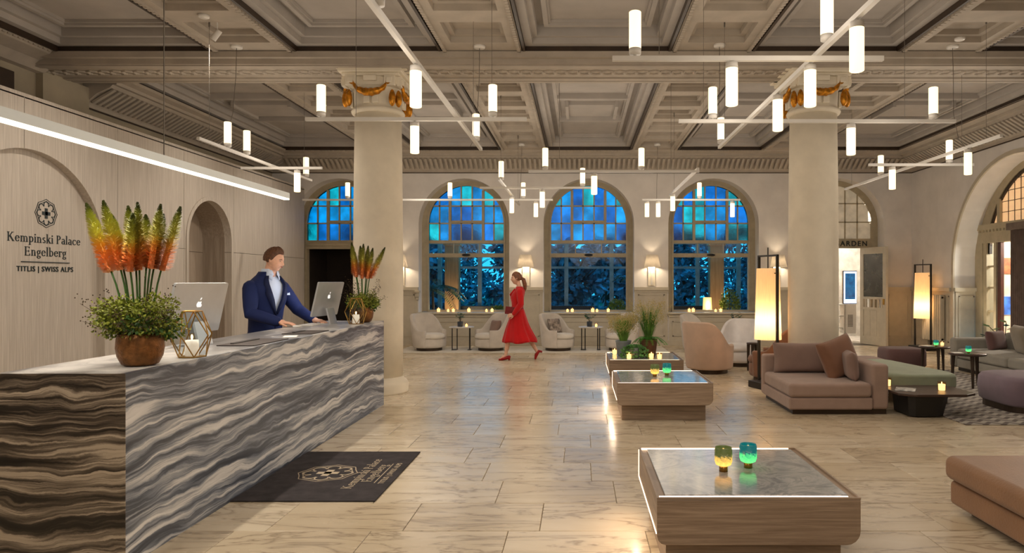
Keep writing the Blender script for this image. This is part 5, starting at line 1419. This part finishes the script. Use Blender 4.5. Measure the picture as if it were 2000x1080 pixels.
# ---- low dark coffee table with chamfered top
lt = thing('low_table', 'low dark walnut table with faceted base beside the taupe sofa', 'table', (4.15, 8.2, 0))
def octo(cx, cy, a, b, c): return [(cx-a+c, cy-b), (cx+a-c, cy-b), (cx+a, cy-b+c*.7), (cx+a, cy+b-c*.7), (cx+a-c, cy+b), (cx-a+c, cy+b), (cx-a, cy+b-c*.7), (cx-a, cy-b+c*.7)]
FZ = lambda u, v, t: (u, v, t)
MB().prism(octo(4.18, 8.22, .45, .36, .16), FZ, .245, .275).build('top', mDKWOOD, lt, bevel=.008)
mb = MB(); p0 = octo(4.07, 8.2, .20, .23, .06); p1 = octo(4.09, 8.2, .24, .25, .07)
mb.loft([[(u, v, 0) for u, v in p0], [(u, v, .244) for u, v in p1]]); mb.build('base', mBLACK, lt)
slab('magazine', 'open magazine lying on the low dark table', 'magazine', 3.82, 4.04, 8.08, 8.36, .275, .008, M('magazine_print', (190, 188, 184), .4, var=.6, scale=14), rz=-.5)
votive('candle', 'white glowing candle beside the magazine at the sofa arm', 3.84, 8.50, .275, 'plain', 'candles on the low dark table', 1.25)
votive('candle', 'white glowing candle at the right of the low dark table', 4.33, 8.15, .275, 'plain', 'candles on the low dark table', 1.25)

# ---- mint bench
mn = thing('bench', 'long mint green upholstered bench behind the low dark table', 'bench', (4.4, 9.4, 0))
mb = MB(); q = [(3.95, 10.3), (3.92, 9.0), (4.0, 8.75), (4.2, 8.62), (4.68, 8.62), (4.83, 8.72), (4.86, 8.95), (4.70, 10.2), (4.62, 10.4), (4.1, 10.45)]
mb.prism(q, FZ, .20, .40); mb.build('seat', mMINT, mn, bevel=.05, seg=4)
MB().prism([(4.08, 9.0), (4.75, 9.0), (4.75, 8.8), (4.2, 8.75)][::-1], FZ, 0, .20).build('leg', mOLIVE, mn); MB().box(4.1, 4.55, 10.0, 10.25, 0, .2).build('leg', mOLIVE, mn)

# ---- mauve pouf
pf = thing('pouf', 'round cornered mauve fabric pouf at the right edge', 'pouf', (5.72, 8.5, 0))
def sq_rings(cx, cy, a, b, spec, e=.45, n=36):
    R_ = []
    for s, z in spec: R_.append([(cx+math.copysign(abs(math.cos(2*PI*k/n))**e, math.cos(2*PI*k/n))*a*s, cy+math.copysign(abs(math.sin(2*PI*k/n))**e, math.sin(2*PI*k/n))*b*s, z) for k in range(n)])
    return R_
MB().loft(sq_rings(5.72, 8.52, .58, .46, ((.92, .07), (.99, .10), (1.02, .25), (1.0, .37), (.95, .41), (.85, .425), (.5, .43)))).build('seat', mPURPLE, pf, smooth=True)
MB().loft(sq_rings(5.72, 8.52, .54, .42, ((1, 0), (1, .075)))).build('plinth', mDKMETAL, pf)
pg = thing('pouf', 'dark aubergine pouf beside the far side table', 'pouf', (5.95, 12.6, 0))
MB().loft(sq_rings(5.95, 12.6, .36, .34, ((.92, .03), (1.0, .06), (1.0, .30), (.95, .35), (.8, .365), (.4, .37)))).build('seat', mMAROON, pg, smooth=True)
MB().loft(sq_rings(5.95, 12.6, .30, .28, ((1, 0), (1, .04)))).build('plinth', mBLACK, pg)
ph = thing('pouf', 'low mauve brown pouf just behind the sofa arm', 'pouf', (4.75, 11.4, 0))
MB().loft(sq_rings(4.80, 11.6, .34, .30, ((.92, .03), (1.0, .06), (1.0, .22), (.95, .27), (.8, .285), (.4, .29)))).build('seat', mTAUPED, ph, smooth=True)
MB().loft(sq_rings(4.80, 11.6, .28, .24, ((1, 0), (1, .04)))).build('plinth', mBLACK, ph)

# ---- grey sofa at right
gs = thing('sofa', 'long grey sofa along the right wall under the deep arch', 'sofa', (7.2, 11.0, 0))
MB().box(6.78, 7.75, 9.3, 12.2, 0, .07).build('plinth', mBLACK, gs)
rbox('base', 6.72, 7.8, 9.2, 12.28, .06, .22, mGREYS, gs, .03)
for a, b in ((9.22, 10.70), (10.71, 12.12)): rbox('seat_cushion', 6.70, 7.6, a, b, .222, .40, mGREYS, gs, .05)
rbox('armrest', 6.68, 7.82, 12.13, 12.33, .06, .58, mGREYS, gs, .05)
rbox('backrest', 7.60, 7.82, 9.2, 12.2, .06, .68, mGREYS, gs, .05)
cushion_thing('large stone grey cushion on the grey sofa', (7.30, 11.2, .62), (.30, .12, .24), mOLIVE, Rz(75) @ Rx(-14))
cushion_thing('dark olive cushion at the far arm of the grey sofa', (7.30, 11.95, .55), (.24, .08, .17), mMAROON, Rz(30) @ Rx(-12))
# plant behind the sofa
small_plant(7.95, 12.75, .0, 'leafy plant on the floor behind the grey sofa', 71, (60, 50, 40)); o = bpy.data.objects[[x.name for x in bpy.data.objects if x.get('label') == 'leafy plant on the floor behind the grey sofa'][0]]
o.scale = (2.6, 2.6, 2.6)

# ---- tripod side tables
def tripod_table(x, y, r, h, lab):
    t = thing('side_table', lab, 'table', (x, y, 0), group='dark three legged side tables')
    MB().lathe([(r*.94, h-.03), (r, h-.022), (r, h-.006), (r*.98, h)], 36).build('top', mDKWOOD, t, smooth=True, world=False)
    for k in range(3):
        a = math.radians(20+120*k); MB().tube([(math.cos(a)*r*.82, math.sin(a)*r*.82, 0), (math.cos(a)*r*.74, math.sin(a)*r*.74, h-.03)], [.016, .030], 8).build('leg', mDKMETAL, t, world=False)
tripod_table(6.17, 11.85, .25, .45, 'dark three legged side table beside the aubergine pouf')
tripod_table(5.83, 10.25, .255, .50, 'dark three legged side table in front of the grey sofa')
tripod_table(3.07, 12.1, .10, .50, 'tiny drink table beside the ivory armchair')
votive('votive_jar', 'small green glass votive on the table by the aubergine pouf', 6.17, 11.80, .45, 'green', 'green votives on the side tables', .75)
votive('votive_jar', 'small green glass votive on the table before the grey sofa', 5.83, 10.22, .50, 'green', 'green votives on the side tables', .75)
votive('candle', 'small amber candle at the table edge by the aubergine pouf', 6.34, 11.92, .45, 'plain', None, .9)
slab('booklet', 'white booklet on the table by the aubergine pouf', 'booklet', 5.98, 6.12, 11.78, 11.95, .45, .006, mPAPER, rz=.3)
slab('booklet', 'white booklet on the table before the grey sofa', 'booklet', 5.62, 5.76, 10.18, 10.36, .50, .006, mPAPER, rz=-.2)

# ---- rug
mRUG, nt, b = mk('rug_zigzag')
v = coords(nt, (1, 1, 1)); sx = nd(nt, 'ShaderNodeSeparateXYZ', {0: v})
pp = nd(nt, 'ShaderNodeMath', {0: sx.outputs[0], 1: .10}, operation='PINGPONG')
ad = nd(nt, 'ShaderNodeMath', {0: sx.outputs[1], 1: pp.outputs[0]}, operation='ADD')
fr = nd(nt, 'ShaderNodeMath', {0: ad.outputs[0], 1: .075}, operation='PINGPONG')
nt.links.new(ramp(nt, nd(nt, 'ShaderNodeMath', {0: fr.outputs[0], 1: 13.3}, operation='MULTIPLY').outputs[0], [(.35, (112, 104, 100)), (.6, (184, 178, 168))]), b.inputs['Base Color']); b.inputs['Roughness'].default_value = .95
bump(nt, b, noise(nt, v, 260, 2), .4, .005)
o = MB().box(4.28, 6.6, 7.55, 12.2, .001, .012).build('rug', mRUG, bevel=.004); tag(o, 'grey zigzag patterned rug under the right hand seating', 'rug')

# ---- floor lamps
def floor_lamp(x, y, lab, rz, p):
    t = thing('floor_lamp', lab, 'lamp', (x, y, 0), rz, group='tall cylinder shade floor lamps')
    MB().box(-.17, .17, -.26, .26, 0, .10).build('base', mBLACK, t, bevel=.006, world=False)
    for s, w_ in ((-1, .020), (1, .020)): MB().box(-w_, w_, s*.225-.012, s*.225+.012, .10, 1.98).build('post', mBLACK, t, world=False)
    MB().box(-.018, .018, -.237, .237, 1.955, 1.98).build('top_bar', mBLACK, t, world=False)
    MB().tube([(0, 0, 1.70), (0, 0, 2.09)], .009, 8).build('rod', mBLACK, t, world=False)
    MB().box(-.01, .01, -.225, .225, 1.70, 1.715).build('shade_carrier', mBLACK, t, world=False)
    MB().lathe([(.195, .73), (.165, 1.78)], 48, cap=False).build('lamp_shade', mSHADE, t, smooth=True, world=False)
    b_ = MB().ellipsoid((0, 0, 1.12), (.035, .035, .05), 12, 8).build('bulb', emis('lamp_bulb', (255, 200, 130), 12) if 'lamp_bulb' not in bpy.data.materials else bpy.data.materials['lamp_bulb'], t, smooth=True, world=False)
    lamp('floor_lamp_light', 'POINT', (x, y, 1.0), p, (1, .74, .48), .05)
    return t
floor_lamp(2.80, 10.12, 'glowing cylinder floor lamp with black frame beside the right column', math.radians(20), 5.5)
floor_lamp(7.93, 15.75, 'glowing cylinder floor lamp with black frame in the far right corner', math.radians(20), 5.5)

# things that stand on the rug or the carpet strip rest on its pile
for o in bpy.data.objects:
    if o.parent is None and o.get('category'):
        n = o.name.split('.')[0]; x, y = o.location.x, o.location.y
        if n in ('bench', 'pouf', 'low_table', 'side_table', 'magazine', 'booklet', 'candle', 'votive_jar', 'sofa') and 3.9 < x < 6.6 and 7.6 < y < 12.2: o.location.z += .012
        if n in ('magazine',) or (n == 'candle' and 3.7 < x < 3.9 and 8 < y < 9): o.location.z += .012 if o.location.z < .28 else 0
        if n == 'tub_armchair' and y > 15.2 and x < 2: o.location.z += .010
# ================================================================== PEOPLE
mSKIN = M('skin', (230, 178, 150), .5, var=.06, scale=20, spec=.35)
mSKINW = M('skin_fair', (226, 180, 156), .5, var=.05, scale=20, spec=.35)
mHAIR = M('brown_hair', (96, 62, 40), .55, var=.4, scale=60, bmp=.5, bscale=90)
mHAIRW = M('auburn_hair', (118, 72, 46), .5, var=.4, scale=60, bmp=.4, bscale=90)
mSUIT = cloth('navy_suit', (26, 38, 84), .75, .12, 320, 0)
mSHIRT = cloth('light_blue_shirt', (206, 218, 240), .8, .05)
mTROUS = cloth('navy_trousers', (22, 30, 62), .8)
mRED = cloth('red_dress', (196, 14, 20), .75, .14, 200, .2)
mREDD = M('red_leather', (150, 8, 14), .4, var=.1)
mEYE = M('eye_dark', (40, 30, 26), .3); mEYEW = M('eye_white', (235, 230, 225), .3); mLIP = M('lip', (178, 100, 92), .5)
def head_mesh(mb, c, rot, h, female=False):
    n, m = 44, 34; rings = []
    c = Vector(c)
    for j in range(m+1):
        ph = -PI/2+PI*j/m; ring = []
        for k in range(n):
            a = 2*PI*k/n; A, B, Cz = math.cos(a)*math.cos(ph), math.sin(a)*math.cos(ph), math.sin(ph)
            x, y, z = .385*A, .295*B, .5*Cz
            if A < 0 and Cz > -.2: x *= 1.14
            if Cz < 0:
                q = -Cz; y *= 1-(.30 if not female else .36)*q**1.6
                if A < 0: x *= 1-.55*q
                else: x = x*(1-.06*q)+.05*q*max(0, A)
            if A > 0:
                def G(y0, z0, sy, sz): return math.exp(-((y-y0)/sy)**2-((z-z0)/sz)**2)
                t = (.06-z)/.18
                if -.2 < t < 1.35: x += math.exp(-(y/.045)**2)*.125*max(0, min(1, t))*(1 if t < 1 else max(0, (1.35-t)/.35))
                x += .034*G(0, .10, .2, .045)
                for s in (-1, 1): x -= .055*G(s*.125, .03, .065, .05); x += .018*G(s*.17, -.08, .08, .08)
                x += .030*G(0, -.195, .10, .022)+.030*G(0, -.245, .085, .025)-.012*G(0, -.22, .09, .010)-.012*G(0, -.30, .1, .03)
                x += .035*G(0, -.40, .10, .07)
            ring.append(c+rot @ Vector((x*h, y*h, z*h)))
        rings.append(ring)
    mb.loft(rings)
    for s in (-1, 1):
        mb.ellipsoid(c+rot @ Vector((-.02*h, s*.305*h, -.02*h)), (.055*h, .03*h, .105*h), 10, 8, rot=rot)
def face_bits(t, c, rot, h, browm):
    c = Vector(c)
    for s in (-1, 1):
        MB().ellipsoid(c+rot @ Vector((.318*h, s*.125*h, .03*h)), (.020*h, .038*h, .013*h), 10, 6, rot=rot).build('eye', mEYEW, t, smooth=True)
        MB().ellipsoid(c+rot @ Vector((.332*h, s*.125*h, .028*h)), (.014*h, .020*h, .019*h), 8, 6, rot=rot).build('iris', mEYE, t, smooth=True)
        MB().tube([c+rot @ Vector((q[0]*h, s*q[1]*h, q[2]*h)) for q in ((.372, .05, .085), (.360, .12, .105), (.315, .20, .085))], [.012*h, .014*h, .006*h], 6).build('eyebrow', browm, t, smooth=True)
    MB().ellipsoid(c+rot @ Vector((.392*h, 0, -.222*h)), (.012*h, .088*h, .024*h), 10, 6, rot=rot).build('lips', mLIP, t, smooth=True)
def hair_cap(t, c, rot, h, mat, front, low, extra=1.0, seed=0):
    """cap of hair over skull; front = forehead line, low = nape line (units of head height)"""
    n, m = 48, 26; rings = []; c = Vector(c); rg = random.Random(seed)
    for j in range(m+1):
        f = j/m; ring = []
        for k in range(n):
            a = 2*PI*k/n; ca = math.cos(a)
            zl = front if ca > .55 else (low if ca < -.2 else low+(front-low)*((ca+.2)/.75)**1.2)
            if .0 < abs(ca) < .3: zl -= .03
            phl = math.asin(max(-1, min(1, zl/.5))); ph = phl+(PI/2-phl)*f
            x, y, z = .385*ca*math.cos(ph), .305*math.sin(a)*math.cos(ph), .5*math.sin(ph)
            if ca < 0: x *= 1.14
            s = 1.055+.06*extra*min(1, f*3)+.025*math.sin(k*1.9+j*.7)*extra+.015*rg.uniform(-1, 1)*extra
            if ca > .3 and f > .15: s += .05*extra
            ring.append(c+rot @ Vector((x*s*h, y*s*h, z*s*h)))
        rings.append(ring)
    mb = MB(); mb.loft(rings, cap=True); return mb.build('hair', mat, t, smooth=True)
def hand_mesh(mb, wrist, fwd, down, s=1.0, curl=.35, thumb=1):
    """palm and five bent fingers; fwd = finger direction, down = palm side normal"""
    w_, f, d = Vector(wrist), Vector(fwd).normalized(), Vector(down).normalized(); d = (d-f*d.dot(f)).normalized(); sd = f.cross(d)*thumb
    mb.capsule([w_-f*.02*s, w_+f*.03*s], [.030*s, .030*s], 10)
    for k in range(4):
        o = sd*(.033-.022*k)*s
        mb.capsule([w_+o*.7+f*.02*s, w_+o+f*.085*s], [.016*s, .0135*s], 8)
        L = (.070, .078, .073, .058)[k]*s; p0 = w_+o+f*.09*s; sp = sd*(.006-.004*k)*s
        p1 = p0+(f*math.cos(curl*.6)+d*math.sin(curl*.6))*L*.48+sp; p2 = p1+(f*math.cos(curl*1.4)+d*math.sin(curl*1.4))*L*.32+sp*.5; p3 = p2+(f*math.cos(curl*2)+d*math.sin(curl*2))*L*.24
        mb.capsule([p0, p1, p2, p3], [.0105*s, .0095*s, .0085*s, .0070*s], 8)
    q0 = w_+sd*.028*s+f*.015*s; q1 = q0+(sd*.8+f*.7+d*.25)*.034*s; q2 = q1+(f*.9+sd*.35+d*.3)*.034*s; q3 = q2+(f+d*.3)*.022*s
    mb.capsule([q0, q1, q2, q3], [.016*s, .0125*s, .0105*s, .0085*s], 8)
def ring_at(c, fwd_a, a, b, n=32, arc=None):
    """horizontal elliptical ring: a along facing, b across; arc=(open half angle) leaves the front open"""
    f = Vector((math.cos(fwd_a), math.sin(fwd_a), 0)); s = Vector((-math.sin(fwd_a), math.cos(fwd_a), 0)); c = Vector(c)
    if arc is None: return [c+f*a*math.cos(2*PI*k/n)+s*b*math.sin(2*PI*k/n) for k in range(n)]
    return [c+f*a*math.cos(t)+s*b*math.sin(t) for t in [arc+(2*PI-2*arc)*k/(n-1) for k in range(n)]]
# ---- receptionist
man = thing('person', 'receptionist in a navy suit and pale blue shirt standing behind the counter', 'person', (-3.655, 7.95, 0))
FA = math.radians(-24); f_ = Vector((math.cos(FA), math.sin(FA), 0)); s_ = Vector((-math.sin(FA), math.cos(FA), 0))   # facing, his left
B0 = Vector((-3.655, 7.95, 0))
def mp(a, b, z): return B0+f_*a+s_*b+Vector((0, 0, z))
tor = [(.92, .0, .14, .185), (1.02, .0, .135, .18), (1.14, .005, .135, .178), (1.27, .015, .145, .190), (1.38, .025, .160, .215), (1.49, .03, .158, .226), (1.56, .03, .148, .215), (1.61, .03, .125, .165), (1.655, .038, .098, .11), (1.70, .05, .085, .086)]
HC = mp(.145, 0, 1.838); hrot = Matrix.Rotation(FA+math.radians(20), 3, 'Z') @ Matrix.Rotation(math.radians(14), 3, 'Y')
body = MB()
head_mesh(body, HC, hrot, .272)
body.capsule([mp(.03, 0, 1.55), mp(.07, 0, 1.66), mp(.105, 0, 1.76)], [.075, .066, .068], 14)
body.loft([ring_at(mp(c, 0, z), FA, a*.8, b*.8) for z, c, a, b in tor])
RS, RE, RW = mp(.02, -.215, 1.515), Vector((-3.66, 7.60, 1.235)), Vector((-3.335, 7.60, 1.135))
LS, LE, LW = mp(.02, .215, 1.515), Vector((-3.42, 8.30, 1.25)), Vector((-3.19, 8.19, 1.130))
for S, E, W in ((RS, RE, RW), (LS, LE, LW)): body.capsule([S, S.lerp(E, .5), E, E.lerp(W, .6), W], [.055, .05, .042, .036, .030], 10)
hand_mesh(body, RW, (1, .1, -.10), (0, 0, -1), 1.12, .30, -1)
hand_mesh(body, LW, (1, -.25, -.12), (0, 0, -1), 1.12, .30, 1)
for s in (-1, 1): body.capsule([mp(0, s*.09, .95), mp(.01, s*.10, .5), mp(-.01, s*.10, .09)], [.09, .065, .045], 10); body.capsule([mp(-.05, s*.11, .045), mp(.15, s*.12, .04)], [.042, .04], 10)
body.build('body', mSKIN, man, remesh=.0052)
face_bits(man, HC, hrot, .272, mHAIR)
hair_cap(man, HC, hrot, .272, mHAIR, .30, -.10, 1.15, 3)
sh = MB(); sh.loft([ring_at(mp(c, 0, z), FA, a*.93, b*.93) for z, c, a, b in tor])
sh.build('shirt', mSHIRT, man, smooth=True)
co = MB()                                        # open shirt collar around the neck
def cring(z, r, gap): return [mp(.068, 0, z)+f_*r*math.cos(t)+s_*r*math.sin(t) for t in [gap+(2*PI-2*gap)*k/23 for k in range(24)]]
co.loft([cring(1.66, .098, .22), cring(1.70, .090, .32), cring(1.735, .082, .55)], closed=False)
for s in (-1, 1):
    co.add([mp(.113, s*.078, 1.728), mp(.160, s*.030, 1.672), mp(.168, s*.052, 1.60), mp(.125, s*.096, 1.655)], [(0, 1, 2, 3)])
co.build('collar', mSHIRT, man, smooth=True, solid=.006)
jk = MB()
def op(z): return .02 if z < 1.20 else .02+(z-1.20)/.50*.62
zs_ = [.86, .92, 1.02, 1.14, 1.20, 1.27, 1.33, 1.38, 1.43, 1.48, 1.52, 1.56, 1.60, 1.63, 1.66, 1.70]
def tor_at(z):
    if z <= tor[0][0]: return (tor[0][1], tor[0][2]*1.05, tor[0][3]*1.05)
    for p, q in zip(tor, tor[1:]):
        if p[0] <= z <= q[0]: k = (z-p[0])/(q[0]-p[0]); return tuple(p[i]+(q[i]-p[i])*k for i in (1, 2, 3))
    return tor[-1][1:]
rings = []
for z in zs_:
    c, a, b = tor_at(z); rings.append(ring_at(mp(c, 0, z), FA, a+.014, b+.016, 40, op(z)))
jk.loft(rings, closed=False)
for S, E, W in ((RS, RE, RW), (LS, LE, LW)): jk.capsule([S+Vector((0, 0, .0)), S.lerp(E, .35), S.lerp(E, .75), E, E.lerp(W, .35), E.lerp(W, .90)], [.083, .080, .070, .066, .060, .052], 16)
jk.build('jacket', mSUIT, man, smooth=True, solid=.012)
lpl = MB()
for s in (-1, 1):
    E = []
    for z in (1.21, 1.30, 1.38, 1.45, 1.51, 1.56, 1.61, 1.655):
        c, a, b = tor_at(z); wd = .30*math.sin(min(1, (z-1.19)/.28)*PI/2)+.02
        if z > 1.5: wd *= (.62 if z < 1.54 else .8)
        E.append([mp(c, 0, z)+f_*(a+.030)*math.cos(t)+s_*s*(b+.034)*math.sin(t) for t in (op(z)-.02, op(z)+wd*.5, op(z)+wd)])
    lpl.loft(E, closed=False)
lpl.build('lapels', cloth('navy_lapel', (18, 27, 62), .7, sheen=0), man, smooth=True, solid=.006)
c, a, b = tor_at(1.42); pk = MB(); pc = mp(c, 0, 1.43)+f_*(a+.032)*math.cos(.85)+s_*(b+.034)*math.sin(.85)
pk.add([pc-s_*.03, pc+s_*.03, pc+s_*.022+Vector((0, 0, .03)), pc+Vector((0, 0, .018)), pc-s_*.018+Vector((0, 0, .035))], [(0, 1, 2, 3, 4)]); pk.build('pocket_square', mSHIRT, man, solid=.006)
cf = MB()
for E, W in ((RE, RW), (LE, LW)): cf.tube([E.lerp(W, .86), E.lerp(W, .965)], .046, 14)
cf.build('shirt_cuffs', mSHIRT, man, smooth=True)
tb = MB()
for s in (-1, 1): tb.capsule([mp(0, s*.085, .98), mp(.01, s*.10, .5), mp(-.01, s*.10, .10)], [.115, .09, .075], 14)
tb.build('trousers', mTROUS, man, smooth=True)
shs = MB()
for s in (-1, 1): shs.ellipsoid(mp(.05, s*.115, .045), (.15, .055, .045), 14, 8, .8, rot=Matrix.Rotation(FA, 3, 'Z'))
shs.build('shoes', mBLACK, man, smooth=True)

# ---- woman in red, walking to the left
WX, WY = -1.25, 13.76
wm = thing('person', 'woman in a long red dress and red heels walking with a clutch bag', 'person', (WX, WY, 0))
def wp(px, py, dy=0): return Vector(((px-1131)*WY/1333.3, WY+dy, 1.6+(548-py)*WY/1333.3))
FW = PI                                            # facing -X
wrot = Matrix.Rotation(FW+math.radians(8), 3, 'Z') @ Matrix.Rotation(math.radians(3), 3, 'Y')
WH = wp(1008.5, 543.5)
bd = MB(); head_mesh(bd, WH, wrot, .250, True)
bd.capsule([wp(1015.5, 568), wp(1013.5, 558), wp(1011.5, 550)], [.055, .045, .045], 12)
trs = [(1012, 622, .125, .165), (1012, 608, .11, .145), (1011, 600, .098, .125), (1011, 590, .105, .135), (1010.5, 581, .118, .15), (1013, 573, .11, .165), (1015, 567, .085, .15), (1015.5, 562.5, .055, .08)]
bd.loft([ring_at(wp(x, y), FW, a*.85, b*.85, 28) for x, y, a, b in trs])
S1, E1, W1 = wp(1016.5, 569.5, -.155), wp(1019, 593, -.20), wp(1004.5, 613.5, -.19)
S2, E2, W2 = wp(1014, 569.5, .155), wp(1013, 594, .20), wp(996, 606, .10)
for S, E, W in ((S1, E1, W1), (S2, E2, W2)): bd.capsule([S, E, W], [.042, .036, .024], 10)
hand_mesh(bd, W1, (-.95, .05, -.25), (.2, .9, -.2), .92, .75, 1)
hand_mesh(bd, W2, (-.6, -.4, .2), (-.3, -1, 0), .92, .7, -1)
AF, AB = wp(988.5, 693, -.08), wp(1048.5, 687.5, .09)
bd.capsule([wp(1008, 622, -.08), wp(995, 650, -.08), wp(992, 672, -.08), AF], [.085, .058, .048, .030], 12)
bd.capsule([AF, wp(979, 700, -.08)], [.030, .026], 10)
bd.capsule([wp(1014, 622, .08), wp(1027, 652, .09), wp(1038, 670, .09), AB], [.085, .058, .048, .030], 12)
bd.capsule([AB, wp(1046, 697, .09)], [.030, .026], 10)
bd.build('body', mSKINW, wm, remesh=.006)
face_bits(wm, WH, wrot, .250, mHAIRW)
hair_cap(wm, WH, wrot, .250, mHAIRW, .22, -.16, .35, 5)
pt = MB(); pt.tube([wp(1018, 543), wp(1022.5, 546), wp(1025, 555), wp(1025.5, 564), wp(1023.5, 572)], [.028, .04, .042, .032, .008], 12); pt.ellipsoid(wp(1017, 543), (.035, .03, .035), 10, 8)
pt.build('ponytail', mHAIRW, wm, smooth=True)
MB().ellipsoid(wp(1020, 545), (.018, .034, .034), 10, 8).build('hair_tie', M('hair_tie_white', (230, 220, 214), .6), wm, smooth=True)
dr = MB()
dr.loft([ring_at(wp(x, y), FW, a+.012, b+.012, 40) for x, y, a, b in [(1010.5, 605, .108, .14), (1011, 600, .104, .132), (1011, 590, .112, .142), (1010, 581, .126, .157), (1012.5, 573, .118, .172), (1015, 567, .095, .16), (1015, 563.5, .07, .10), (1014.5, 559.5, .052, .058)]], cap=True)
for S, E, W in ((S1, E1, W1), (S2, E2, W2)): dr.capsule([S, S.lerp(E, .5), E, E.lerp(W, .45), E.lerp(W, .92)], [.072, .070, .062, .056, .044], 14)
dr.build('bodice', mRED, wm, smooth=True)
fl = MB()                                          # ruffled wrap front
for q in range(2):
    fl.loft([[wp(1006+1.5*k, 563+3.2*k, -.09+.02*k) , wp(997+.4*k-1.2*math.sin(k*1.3+q), 575+2.2*k, -.07+.02*k)] for k in range(8)], closed=False)
fl.build('wrap_ruffle', mRED, wm, smooth=True, solid=.012)
sk = MB(); rings = []
hem = [(602, 1011, .112, .140), (608, 1011.5, .130, .155), (618, 1012, .155, .175), (630, 1011.5, .195, .195), (642, 1012, .240, .215), (655, 1014, .290, .235), (664, 1015.5, .325, .25), (668.5, 1016.5, .335, .255)]
for i, (py, px, a, b) in enumerate(hem):
    c = wp(px, py); ring = []
    for k in range(72):
        t = 2*PI*k/72; fold = 1+.085*(i/7)*math.sin(9*t+.6*i*.3)+.04*(i/7)*math.sin(17*t)
        ring.append(c+Vector((-math.cos(t)*a*fold, math.sin(t)*b*fold, .012*(i/7)*math.sin(5*t)+(.02*(i/7)*max(0, -math.cos(t))))))
    rings.append(ring)
sk.loft(rings, closed=True, cap=False); sk.build('skirt', mRED, wm, smooth=True, solid=.008)
MB().lathe([(.128, 0), (.132, .018), (.128, .036)], 32, tuple(wp(1011, 604.5)), sx=.92, sy=1.14).build('belt', mREDD, wm, smooth=True)
def shoe(ank, toe, heelg, name='shoe'):
    mb = MB(); A, T, Hh = Vector(ank), Vector(toe), Vector(heelg)
    back = Vector((Hh.x, A.y, A.z-.035))
    mb.capsule([back, back.lerp(T, .35)+Vector((0, 0, -.004)), back.lerp(T, .7), T], [.034, .036, .036, .020], 12)
    mb.tube([back+Vector((.0, 0, -.005)), Hh], [.026, .020], 8)
    return mb.build(name, mREDD, wm, smooth=True)
shoe(AF, wp(976.5, 701.3, -.08), wp(995, 702.5, -.08))
mb = MB(); H0 = wp(1050.5, 687.5, .09); T0 = wp(1045, 701, .09)
mb.capsule([H0, H0.lerp(T0, .5)+Vector((-.012, 0, .0)), T0], [.034, .036, .022], 12); mb.tube([H0+Vector((.015, 0, .01)), wp(1058.5, 688, .09)], [.026, .020], 8); mb.build('shoe', mREDD, wm, smooth=True)
cl = thing('clutch_bag', 'dark red clutch bag held by the walking woman', 'bag', tuple(wp(998, 606, -.10)))
mb = MB(); cc = wp(998.5, 606, -.135); mb.obox(cc, Vector((.105, 0, -.012)), Vector((0, .018, 0)), Vector((.012, 0, .075))); mb.build('bag_body', M('dark_red_leather', (120, 8, 16), .45), cl, bevel=.008)
mb = MB(); mb.obox(cc+Vector((.01, -.02, .03)), Vector((.105, 0, -.012)), Vector((0, .004, 0)), Vector((.006, 0, .042))); mb.build('flap', bpy.data.materials['dark_red_leather'], cl, bevel=.003)
